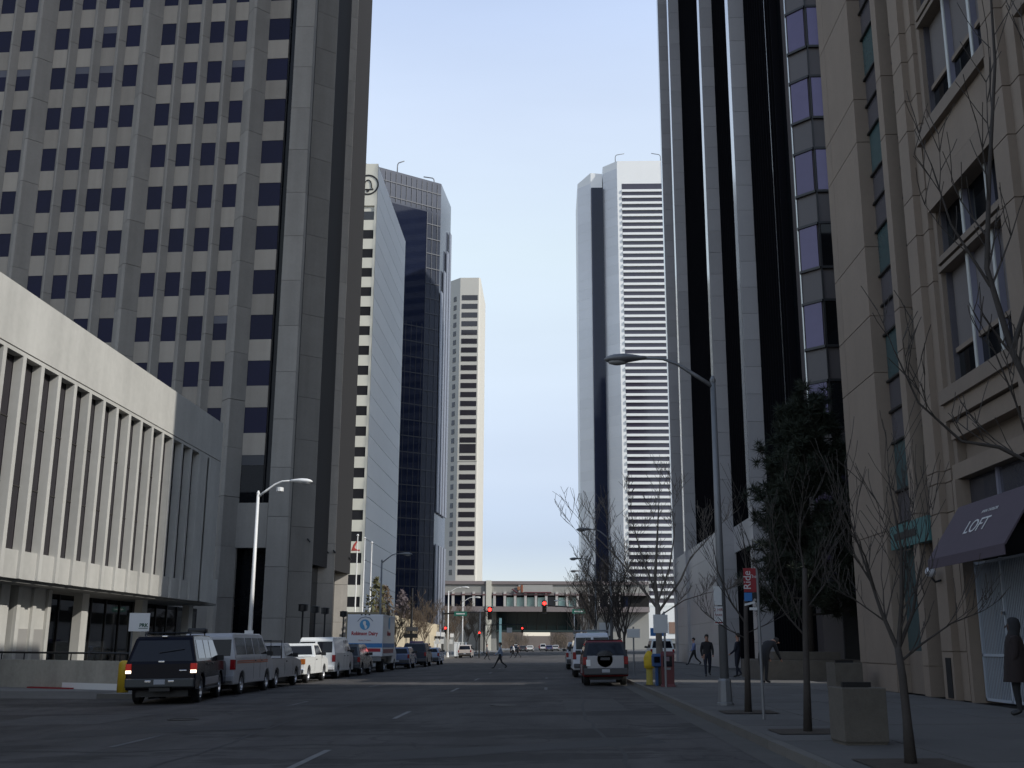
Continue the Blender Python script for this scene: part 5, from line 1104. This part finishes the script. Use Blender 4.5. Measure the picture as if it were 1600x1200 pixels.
person('person in a dark hooded coat standing by the white gate', 9.0, 21.9, zs(9) + 0.0, R(72), {'elbow': 0.5, 'inward': 0.1}, BRNC, COAT, 1.78, 1.35, hood=COAT, long_coat=True, skin=mat('dark_skin', (0.06, 0.035, 0.025), 0.6))  # face tone darker than on the other figures
person('person in a black coat walking toward the camera past the lamp post', 6.95, 49.3, zs(7), R(180), {'stride': 0.16, 'elbow': 0.5, 'inward': 0.02}, COAT, NAVY, 1.76, 1.25, long_coat=False)
person('person in dark clothes leaning by the planter wall behind the thin tree', 7.95, 47.3, zs(8), R(60), {'elbow': 0.7, 'bend': -0.06, 'arm': 0.1, 'stride': 0.12}, NAVY, NAVY, 1.78, 1.1)
person('person in black bent forward over the planter wall', 7.7, 40.5, zs(8), R(-55), {'bend': 0.85, 'arm': 0.25, 'elbow': 0.3, 'nod': 0.14}, COAT, COAT, 1.95, 1.3)
person('person in a blue shirt walking past the granite base', 9.45, 73.0, zs(9.5) + 0.05, R(100), {'stride': 0.45}, BLUE, COAT, 1.75)
person('dark dressed person with crossed stride at the left of the far crossing', -6.95, 126.0, 0.05, R(-90), {'stride': 0.3}, GREY, COAT, 1.78, 1.1)
person('person in white top in the right hand pair on the far crossing', -4.6, 146.5, 0.08, R(80), {'stride': 0.4}, cloth('white', (0.6, 0.6, 0.6)), COAT, 1.76)
person('person in black in the right hand pair on the far crossing', -3.95, 146.0, 0.09, R(85), {'stride': 0.42}, COAT, COAT, 1.78)
for i, (x, y, tp, lb) in enumerate(((-14.2, 112, LBLUE, 'person in pale blue by the tan wall behind the parked cars'), (-14.0, 131, COAT, 'person in black by the tan wall near the signal pole'), (-13.9, 124, cloth('white', (0.6, 0.6, 0.6)), 'person in white by the tan wall near the signal pole'))):
    person(lb, x, y, 0.08, R(40 * i), {'stride': 0.1}, tp, NAVY, 1.75)

# ------------------------------------------------------------------ street boxes and signs on the right kerb
t = thing('newspaper_box', 'dark red newspaper box beside the blue one', 'newspaper box', (4.02, 38.0, zs(4)), R(-6), local=True)
MAR = mat('dark_red_paint', (0.11, 0.02, 0.022), 0.5, noise=0.12, scale=5)
MB().rings([[(-a, -b, z_), (a, -b, z_), (a, b, z_), (-a, b, z_)] for a, b, z_ in ((0.25, 0.22, 0.0), (0.24, 0.21, 0.06), (0.21, 0.19, 0.09), (0.22, 0.2, 0.7), (0.23, 0.2, 1.05), (0.21, 0.14, 1.16))]).build('cabinet', MAR, t, bev=0.015)
MB().box(-0.15, 0.15, -0.212, -0.19, 0.66, 1.0).build('window', AUTOG, t); MB().box(-0.09, 0.06, -0.218, -0.205, 0.84, 0.98).build('front_page', mat('faded_print', (0.2, 0.15, 0.17), 0.8), t); MB().box(-0.1, 0.1, -0.22, -0.19, 0.56, 0.63).build('coin_plate', STEEL, t)
t = thing('newspaper_box', 'slim blue newspaper box between the yellow post and the dark red box', 'newspaper box', (3.72, 38.8, zs(3.7)), R(4), local=True)
MB().rings([[(-a, -b, z_), (a, -b, z_), (a, b, z_), (-a, b, z_)] for a, b, z_ in ((0.05, 0.05, 0.0), (0.05, 0.05, 0.62), (0.14, 0.14, 0.66), (0.15, 0.15, 1.0), (0.12, 0.1, 1.08))]).build('cabinet', mat('dull_blue_paint', (0.03, 0.08, 0.2), 0.5), t, bev=0.01); MB().box(-0.1, 0.1, -0.155, -0.14, 0.78, 0.98).build('window', AUTOG, t)
t = thing('hydrant_post', 'yellow post with a bulky yellow hood by the kerb', 'parking meter', (3.58, 40.0, zs(3.6)), 0, local=True)
YEL = mat('yellow_cloth', (0.55, 0.38, 0.02), 0.7, noise=0.15, scale=6, bump=0.6, bscale=18)
MB().lathe([(0.14, 0), (0.13, 0.03), (0.115, 0.06), (0.115, 0.6)], 16).build('post', mat('olive_yellow', (0.3, 0.24, 0.03), 0.6, noise=0.15, scale=5), t, True)
MB().rings([[(rx * math.cos(a) * (1 + 0.07 * math.sin(3 * a)), ry * math.sin(a), z_) for a in (2 * math.pi * j / 14 for j in range(14))] for rx, ry, z_ in ((0.12, 0.12, 0.56), (0.18, 0.16, 0.58), (0.19, 0.17, 0.72), (0.2, 0.16, 0.9), (0.17, 0.15, 1.0), (0.1, 0.1, 1.12), (0.05, 0.05, 1.17))]).build('hood', YEL, t, True)
def signpost(x, y, z0, h, plates, lb, w_=0.3):
    t = thing('sign_post', lb, 'sign', (x, y, z0), 0, None)
    MB().tube([(x, y, z0), (x, y, z0 + h)], 0.035, 6).build('post', STEEL, t)
    for dz, hh, m, sx in plates: box(x - w_ + sx, x + w_ + sx, y - 0.06, y - 0.04, z0 + dz, z0 + dz + hh).build('sign_plate', m, t, bev=0.01)
signpost(3.85, 37.1, zs(3.9), 2.45, [(1.75, 0.6, SIGNW, -0.13)], 'blank white sign plate before the thick bare trunk', 0.24)
signpost(3.95, 52, zs(4), 2.2, [(1.7, 0.4, SIGNW, 0)], 'small white sign among the trunks behind the yellow post', 0.3)
signpost(4.9, 50, zs(5), 2.2, [(1.75, 0.35, SIGNB, 0)], 'blue sign left of the thick bare trunk', 0.35)
signpost(4.0, 78, zs(4), 3.0, [(2.0, 0.9, SIGNW, 0)], 'tilted white sign above the parked white van', 0.45)
signpost(3.9, 92, zs(4), 2.8, [(1.9, 0.7, mat('pale_green', (0.4, 0.5, 0.47), 0.5), 0)], 'pale green sign above the white van roof', 0.7)
for i, (x, y, lb) in enumerate(((-13.3, 133, 'white round headed sign right of the signal pole'), (-13.3, 139, 'white sign pair beside the signal pole'), (-13.3, 152, 'white sign near the tan minivan'))):
    signpost(x, y, 0.1, 3.3, [(2.6, 0.5, WHITE, 0.1), (1.7, 0.6, SIGNW, 0)], lb, 0.24)
for i, y in enumerate((136, 141, 165, 171, 178, 186)):
    t = thing('gate_pillar', 'white pillar in the row along the left kerb', 'pillar', (-13.8, y, 0.08), 0, 'white pillars along the left kerb')
    box(-13.95, -13.6, y - 0.18, y + 0.18, 0.08, 2.0).build('shaft', WP, t); box(-14.0, -13.55, y - 0.22, y + 0.22, 2.0, 2.12).build('cap', WP, t)
t = thing('utility_cabinet', 'dark green utility cabinet below the signal pole', 'cabinet', (-13.9, 134, 0.08)); box(-14.5, -13.6, 134, 134.6, 0.08, 1.3).build('cabinet', SIGNG, t, bev=0.02)

# ------------------------------------------------------------------ trees
def grow(mb, p, d, ln, r, depth, rg, up=0.25, spread=0.55, kids=(2, 3), minr=0.006, n=4):
    """one bent tapering shoot with its side shoots"""
    pts = [Vector(p)]; rad = [r]; d = Vector(d).normalized(); k = 4 if depth > 1 else 3
    for i in range(k):
        d = (d + Vector((rg.uniform(-1, 1), rg.uniform(-1, 1), rg.uniform(-0.5, 0.8))) * 0.13 + Vector((0, 0, up * 0.25))).normalized()
        pts.append(pts[-1] + d * ln / k); rad.append(max(minr * 0.7, r * (1 - 0.62 * (i + 1) / k)))
    mb.tube(pts, rad, n if depth > 2 else 3, cap=False)
    if depth <= 0: return
    for i in range(1, k + 1):
        for c in range(rg.choice(kids) if i > 1 or depth > 2 else 1):
            a = rg.uniform(0, 2 * math.pi); side = Vector((math.cos(a), math.sin(a), rg.uniform(-0.1, 0.5)))
            nd = (d * (1 - spread) + side * spread + Vector((0, 0, up))).normalized()
            grow(mb, pts[i], nd, ln * rg.uniform(0.5, 0.75), max(minr, rad[i] * 0.6), depth - 1, rg, up, spread, kids, minr, n)
def bare_tree(label, x, y, z, trunk, limbs, seed, r0, m=BARK, depth=3, up=0.35, spread=0.5, kids=(1, 2), minr=0.006, group='bare street trees', name='bare_tree', pit=True, kl=0.55):
    """trunk: points from the ground; limbs: lists of points from a fork, all relative to the base"""
    rg = random.Random(seed); t = thing(name, label, 'tree', (x, y, z), 0, group, local=True)
    k = len(trunk)
    MB().tube(trunk, [r0 * (1.25 if i == 0 else 1 - 0.45 * i / k) for i in range(k)], 10).build('trunk', m, t, True)
    mb = MB()
    for lp, lr in limbs:
        lp = [Vector(p) for p in lp]; q = len(lp)
        rad = [max(minr, 0.8 * lr * (1 - 0.75 * i / (q - 1))) for i in range(q)]
        mb.tube(lp, rad, 6, cap=False)
        for i in range(1, q):
            d = (lp[i] - lp[i - 1]).normalized(); ln = (lp[i] - lp[i - 1]).length
            for c in range(rg.choice((2, 3, 3) if kl > 0.9 else (1, 2, 2))):
                f = rg.uniform(0.2, 1.0); p = lp[i - 1].lerp(lp[i], f)
                a = rg.uniform(0, 6.28); nd = (d * 0.75 + Vector((math.cos(a), math.sin(a), 0.3)) * spread).normalized()
                grow(mb, p, nd, max(0.35, ln * kl * rg.uniform(0.8, 1.5)), max(minr, rad[i] * 0.6), depth - 1, rg, up, spread, kids, minr)
        grow(mb, lp[-1], (lp[-1] - lp[-2]), (lp[-1] - lp[-2]).length * 0.8, rad[-1], depth - 1, rg, up, spread, kids, minr)
    mb.build('crown', m, t, True, fix=False)
    if pit: struct('tree_pit', MB().quad((x - 0.55, y - 0.55, zs(x - 0.55) + 0.012), (x + 0.55, y - 0.55, zs(x + 0.55) + 0.012), (x + 0.55, y + 0.55, zs(x + 0.55) + 0.012), (x - 0.55, y + 0.55, zs(x - 0.55) + 0.012)), DIRT)
    return t
# nearest tree on the right: forks low, upright limbs
bare_tree('nearest bare tree by the curb, forking low with many upright twigs', 4.24, 13.55, zs(4.24), [(0, 0, 0), (0, 0.02, 0.5), (-0.02, 0, 1.0), (-0.05, 0, 1.33)],
          [([(-0.05, 0, 1.3), (-0.2, 0.05, 1.75), (-0.32, 0.1, 2.25), (-0.5, 0.1, 2.9)], 0.036), ([(-0.04, 0, 1.32), (0.02, -0.05, 1.85), (0.05, -0.1, 2.5), (0.0, 0, 3.3)], 0.04),
           ([(-0.04, 0, 1.32), (0.18, 0.05, 1.75), (0.3, 0.1, 2.2), (0.42, 0, 2.7)], 0.032), ([(-0.05, 0, 1.15), (0.25, 0, 1.38), (0.65, 0.1, 1.62), (1.0, 0.1, 1.75)], 0.024), ([(-0.25, 0.08, 2.0), (-0.42, -0.2, 2.4), (-0.62, -0.3, 2.75)], 0.02), ([(0.03, -0.05, 1.9), (0.2, 0.25, 2.4), (0.3, 0.4, 3.1)], 0.022), ([(-0.18, 0.05, 1.65), (-0.5, 0.1, 1.9), (-0.75, 0.0, 2.0)], 0.014)], 3, 0.06, BARK, 2, 0.3, 0.42, (1, 2), 0.006, kl=0.95)
bare_tree('slender dark bare tree between the bus stop post and the square planter', 4.17, 18.45, zs(4.2), [(0, 0, 0), (0.03, 0, 0.8), (0.05, 0, 1.5), (0.08, 0, 2.2), (0.1, 0, 2.6)],
          [([(0.05, 0, 1.5), (-0.2, 0.05, 1.8), (-0.45, 0.1, 2.2), (-0.7, 0.1, 2.7)], 0.022), ([(0.1, 0, 2.5), (0.05, 0.05, 3.0), (0.1, 0, 3.6)], 0.026), ([(0.08, 0, 2.2), (0.35, 0.0, 2.7), (0.6, 0, 3.2)], 0.022), ([(0.06, 0, 1.9), (0.4, 0.1, 2.3), (0.65, 0.15, 2.7)], 0.016), ([(0.02, 0, 1.7), (-0.3, -0.1, 2.5), (-0.4, -0.1, 3.1)], 0.016)], 11, 0.06, BARK, 2, 0.3, 0.45, (1, 2), 0.006, kl=0.95)
bare_tree('thin bare tree just behind the bus stop plates', 4.15, 23.7, zs(4.2), [(0, 0, 0), (0.02, 0, 0.9), (0.03, 0, 1.7), (0.05, 0, 2.3)],
          [([(0.03, 0, 1.8), (-0.25, 0.05, 2.25), (-0.5, 0.1, 2.9), (-0.6, 0.1, 3.6)], 0.028), ([(0.04, 0, 2.1), (0.35, 0, 2.5), (0.6, 0.05, 3.1)], 0.026), ([(0.05, 0, 2.3), (0.1, 0.05, 3.0), (0.05, 0, 3.8)], 0.026), ([(0.02, 0, 1.5), (-0.4, 0, 1.7), (-0.8, 0.05, 2.0)], 0.018), ([(0.03, 0, 1.6), (0.5, 0.05, 1.8), (0.9, 0.05, 2.0)], 0.016)], 5, 0.065, BARK, 2, 0.3, 0.45, (1, 2), 0.006, kl=0.95)
bare_tree('thick trunked bare tree behind the newspaper boxes with pale upper branches', 3.86, 39.0, zs(3.9), [(0, 0, 0), (0.0, 0, 1.0), (-0.02, 0, 2.0), (-0.03, 0, 2.75)],
          [([(-0.03, 0, 2.6), (-0.1, 0, 3.6), (0.0, 0, 4.8), (0.1, 0, 6.2)], 0.1), ([(-0.03, 0, 2.6), (-0.7, 0, 3.5), (-1.4, 0.2, 4.4), (-2.4, 0.3, 5.4)], 0.065), ([(0, 0, 2.5), (0.8, 0, 3.6), (1.2, 0.2, 4.4), (2.0, 0.3, 5.2)], 0.065), ([(-0.1, 0, 3.2), (-0.5, 0.3, 4.4), (-0.8, 0.4, 5.6), (-0.9, 0.4, 6.4)], 0.05),
           ([(0, 0, 2.9), (0.4, -0.2, 4.0), (0.6, -0.3, 5.2), (0.5, -0.3, 6.3)], 0.05), ([(0.1, 0, 2.4), (0.9, 0, 2.9), (1.7, 0, 3.15), (2.5, 0, 3.3)], 0.035), ([(-0.6, 0, 3.4), (-1.7, -0.2, 4.0), (-2.6, -0.2, 5.0)], 0.035)], 8, 0.14, mat('pale_bark', (0.15, 0.13, 0.11), 0.9, noise=0.25, scale=5, bump=0.5, bscale=20), 3, 0.25, 0.55, (1, 2), 0.01)
# big boughs reaching in from the tree just outside the frame on the right
bare_tree('bare boughs reaching up before the stone building at the picture edge', 5.75, 10.9, zs(5.7), [(0, 0, 0), (-0.1, 0, 1.0), (-0.3, 0, 2.0), (-0.55, 0, 2.9)],
          [([(-0.5, 0, 2.7), (-0.72, 0, 3.5), (-0.95, 0.1, 4.3), (-1.12, 0.1, 5.2), (-1.0, 0.1, 6.2), (-0.8, 0.1, 7.6), (-0.75, 0.1, 8.8)], 0.055), ([(-0.55, 0, 2.9), (-1.2, 0.05, 3.28), (-1.55, 0.1, 3.35), (-1.95, 0.1, 3.75), (-2.15, 0.1, 4.3)], 0.03), ([(-0.95, 0.1, 4.3), (-0.7, 0, 5.0), (-0.45, 0, 6.0), (-0.35, 0, 7.2)], 0.035), ([(-1.1, 0.1, 5.0), (-1.45, 0.1, 5.7), (-1.6, 0.1, 6.4)], 0.022), ([(-0.7, 0, 3.4), (-0.5, 0.2, 4.2), (-0.2, 0.2, 5.4)], 0.03), ([(-0.9, 0, 3.2), (-1.1, -0.2, 3.7), (-1.3, -0.3, 4.2)], 0.02)], 21, 0.12, BARK, 2, 0.25, 0.5, (1, 2), 0.007, kl=0.7)
def auto_tree(label, x, y, z, h, seed, r0, m, group, fork=0.3, spread=0.9, depth=3, n=6, lean=0.0):
    rg = random.Random(seed); fk = h * fork
    limbs = []
    for i in range(n):
        a = 2 * math.pi * i / n + rg.uniform(-0.3, 0.3); q = spread * rg.uniform(0.5, 1.0) * h * 0.33
        f = fk * rg.uniform(0.85, 1.25)
        c, s_ = math.cos(a), math.sin(a)
        limbs.append(([(lean * f / h, 0, f), (c * q * 0.35 + lean * 0.4, s_ * q * 0.35, f + (h - f) * 0.33), (c * q * 0.75 + lean * 0.7, s_ * q * 0.75, f + (h - f) * 0.62), (c * q + lean, s_ * q, h * rg.uniform(0.82, 1.0))], r0 * 0.5))
    return bare_tree(label, x, y, z, [(0, 0, 0), (lean * 0.1, 0, fk * 0.5), (lean * 0.2, 0, fk * 1.1)], limbs, seed, r0, m, depth, 0.25, 0.6, (1, 2), 0.012 if y < 90 else 0.02, group, pit=False, kl=0.6)
RGP = 'bare trees in the dark row on the right kerb'
for i, (x, y, h, ln, lb) in enumerate(((3.9, 60, 6.6, -0.5, 'bare tree leaning streetward behind the parked white van'), (4.5, 67, 6.2, 0.2, 'bare tree over the pale wagon'), (4.0, 76, 7.4, 0, 'bare tree behind the pale wagon at the kerb'), (4.6, 84, 7.2, 0.2, 'dark bare tree mid row on the right'), (4.0, 93, 7.6, -0.3, 'dark bare tree farther along the right row'),
                               (5.2, 98, 7.0, 0.3, 'inner dark bare tree of the right row'), (4.1, 107, 8.0, 0, 'dark bare tree before the angled tower corner'), (4.6, 118, 8.2, -0.3, 'bare tree against the bridge building right end'), (4.2, 130, 8.4, 0, 'bare tree just before the right mast arm'), (5.0, 152, 8.5, 0.2, 'bare tree past the right mast arm'), (4.2, 172, 8.5, 0, 'farthest bare tree of the right row'))):
    auto_tree(lb, x, y, zs(x), h * 0.93, 40 + i, 0.1, BARK, RGP, 0.34, 0.9, 3 if i % 3 == 0 else 2, 6, ln)
LGP = 'brown bare trees along the left kerb'
for i, (x, y, h, lb) in enumerate(((-14.3, 104, 4.6, 'first brown bare tree in front of the tan wall'), (-14.3, 118, 5.2, 'second brown bare tree before the tan wall'), (-14.3, 128, 5.6, 'brown bare tree just left of the signal pole'), (-14.3, 158, 6.2, 'brown bare tree behind the tan minivan'), (-14.6, 176, 6.6, 'brown bare tree under the street name plate'), (-14.2, 196, 6.6, 'brown bare tree right of the pale lamps'), (-14.4, 222, 7.0, 'brown bare tree near the bridge building'), (-13.9, 250, 7.0, 'farthest brown bare tree on the left'))):
    auto_tree(lb, x, y, 0.08, h, 60 + i, 0.1, BARK2, LGP, 0.3, 1.1, 3, 6)
for i, (x, y, h, lb) in enumerate(((-17.5, 112, 3.6, 'olive shrub on the terrace before the plain tower flank'), (-17.8, 120, 3.2, 'brown shrub on the terrace top'), (-17.2, 130, 3.2, 'purplish shrub on the terrace by the glass tower foot'))):
    t = thing('shrub', lb, 'shrub', (x, y, 4.4), 0, 'shrubs on the terrace', local=True); rg = random.Random(90 + i); mb = MB()
    for q in range(220):
        a = rg.uniform(0, 6.28); zz = rg.random(); rr = 1.25 * math.sqrt(max(0.02, 1 - zz)) * rg.uniform(0.3, 1)
        p = Vector((rr * math.cos(a), rr * math.sin(a), 0.3 + zz * h)); d = Vector((rg.uniform(-1, 1), rg.uniform(-1, 1), rg.uniform(0, 1))).normalized() * 0.3; e = d.orthogonal().normalized() * 0.12
        mb.add([p - e, p + d, p + e, p - d * 0.5], [(0, 1, 2, 3)])
    mb.build('foliage', mat('shrub_%d' % i, ((0.09, 0.085, 0.035), (0.12, 0.085, 0.055), (0.1, 0.08, 0.085))[i], 0.9, noise=0.25, scale=2), t, fix=False)
    MB().tube([(0, 0, 0), (0, 0, h * 0.7)], [0.08, 0.03], 6).build('stem', BARK2, t)
# the dark pine over the planter
t = thing('pine_tree', 'tall dark pine standing in the planter before the brown building', 'tree', (10.75, 46.3, 1.2), 0, None, local=True)
rg = random.Random(17)
MB().tube([(0, 0, 0), (0.05, 0, 3), (0.1, 0.1, 6), (0.2, 0.1, 8.6), (0.3, 0, 10.6)], [0.17, 0.15, 0.11, 0.07, 0.03], 10).build('trunk', BARK, t, True)
lb_ = MB(); nd_ = MB()
def clump(p, s, n):
    for q in range(n):
        d = Vector((rg.gauss(0, 1), rg.gauss(0, 1), rg.gauss(0.25, 0.8))).normalized(); ln = s * rg.uniform(0.6, 1.1); e = d.orthogonal().normalized(); e = (Matrix.Rotation(rg.uniform(0, 6.28), 3, d) @ e) * 0.022
        b_ = p + d * s * 0.1
        nd_.add([b_ - e, b_ + e, b_ + d * ln + e * 0.4], [(0, 1, 2)])
for k in range(56):
    f = (k + 0.5) / 56; zz = 1.7 + 8.8 * f; a = k * 2.4 + rg.uniform(-0.4, 0.4)
    ln = (2.45 * math.sin(math.pi * min(1, 0.36 + f * 0.64)) + 0.65) * rg.uniform(0.6, 1.08)
    if 0.24 < f < 0.36: ln *= 0.72
    c, s_ = math.cos(a), math.sin(a)
    o0 = Vector((0.03 * zz, 0, zz)); pts = [o0, o0 + Vector((c * ln * 0.4, s_ * ln * 0.4, 0.1)), o0 + Vector((c * ln * 0.75, s_ * ln * 0.75, 0.3)), o0 + Vector((c * ln, s_ * ln, 0.7))]
    lb_.tube(pts, [0.05, 0.035, 0.022, 0.01], 5, cap=False)
    for q in range(24):
        u_ = rg.uniform(0.25, 1.0); i = min(2, int(u_ * 3)); p = pts[i].lerp(pts[i + 1], u_ * 3 - i) + Vector((rg.gauss(0, 0.24), rg.gauss(0, 0.24), rg.gauss(0.08, 0.2)))
        lb_.tube([pts[i].lerp(pts[i + 1], max(0, u_ * 3 - i - 0.3)), p], [0.012, 0.006], 3, cap=False)
        clump(p, rg.uniform(0.3, 0.5), 46)
lb_.build('branches', BARK, t, fix=False); nd_.build('crown', NEEDLE, t, fix=False)
# ------------------------------------------------------------------ low blocks beyond the bridge
for i, (x, y, wd, h, c, lb) in enumerate(((-30, 560, 34, 11, (0.14, 0.11, 0.09), 'low tan block far beyond the bridge on the left'), (16, 600, 30, 12, (0.13, 0.105, 0.09), 'low brown block far beyond the bridge on the right'), (-8, 900, 60, 9, (0.17, 0.14, 0.12), 'pale low block closing the far end of the street'))):
    t = thing('low_block', lb, 'building', (x, y, 0), 0, 'low blocks at the end of the street')
    m = mat('far_wall_%d' % i, c, 0.9, noise=0.15, scale=0.15); box(x - wd / 2, x + wd / 2, y, y + 20, 0, h).build('wall', m, t)
tl = MB(); rg = random.Random(5)
for i in range(900):
    y = rg.uniform(375, 640); x = rg.choice((-13.8, 4.8)) + rg.gauss(0, 1.6); z = rg.uniform(0.2, 4.5); h = rg.uniform(1.5, 4.0)
    tl.tube([(x, y, z), (x + rg.gauss(0, 0.5), y, z + h * 0.5), (x + rg.gauss(0, 1.1), y, z + h)], [0.09, 0.06, 0.03], 3, cap=False)
tag(tl.build('treeline', BARK2, kind='stuff', fix=False), 'brown mass of bare twigs lining the street beyond the bridge', 'trees')
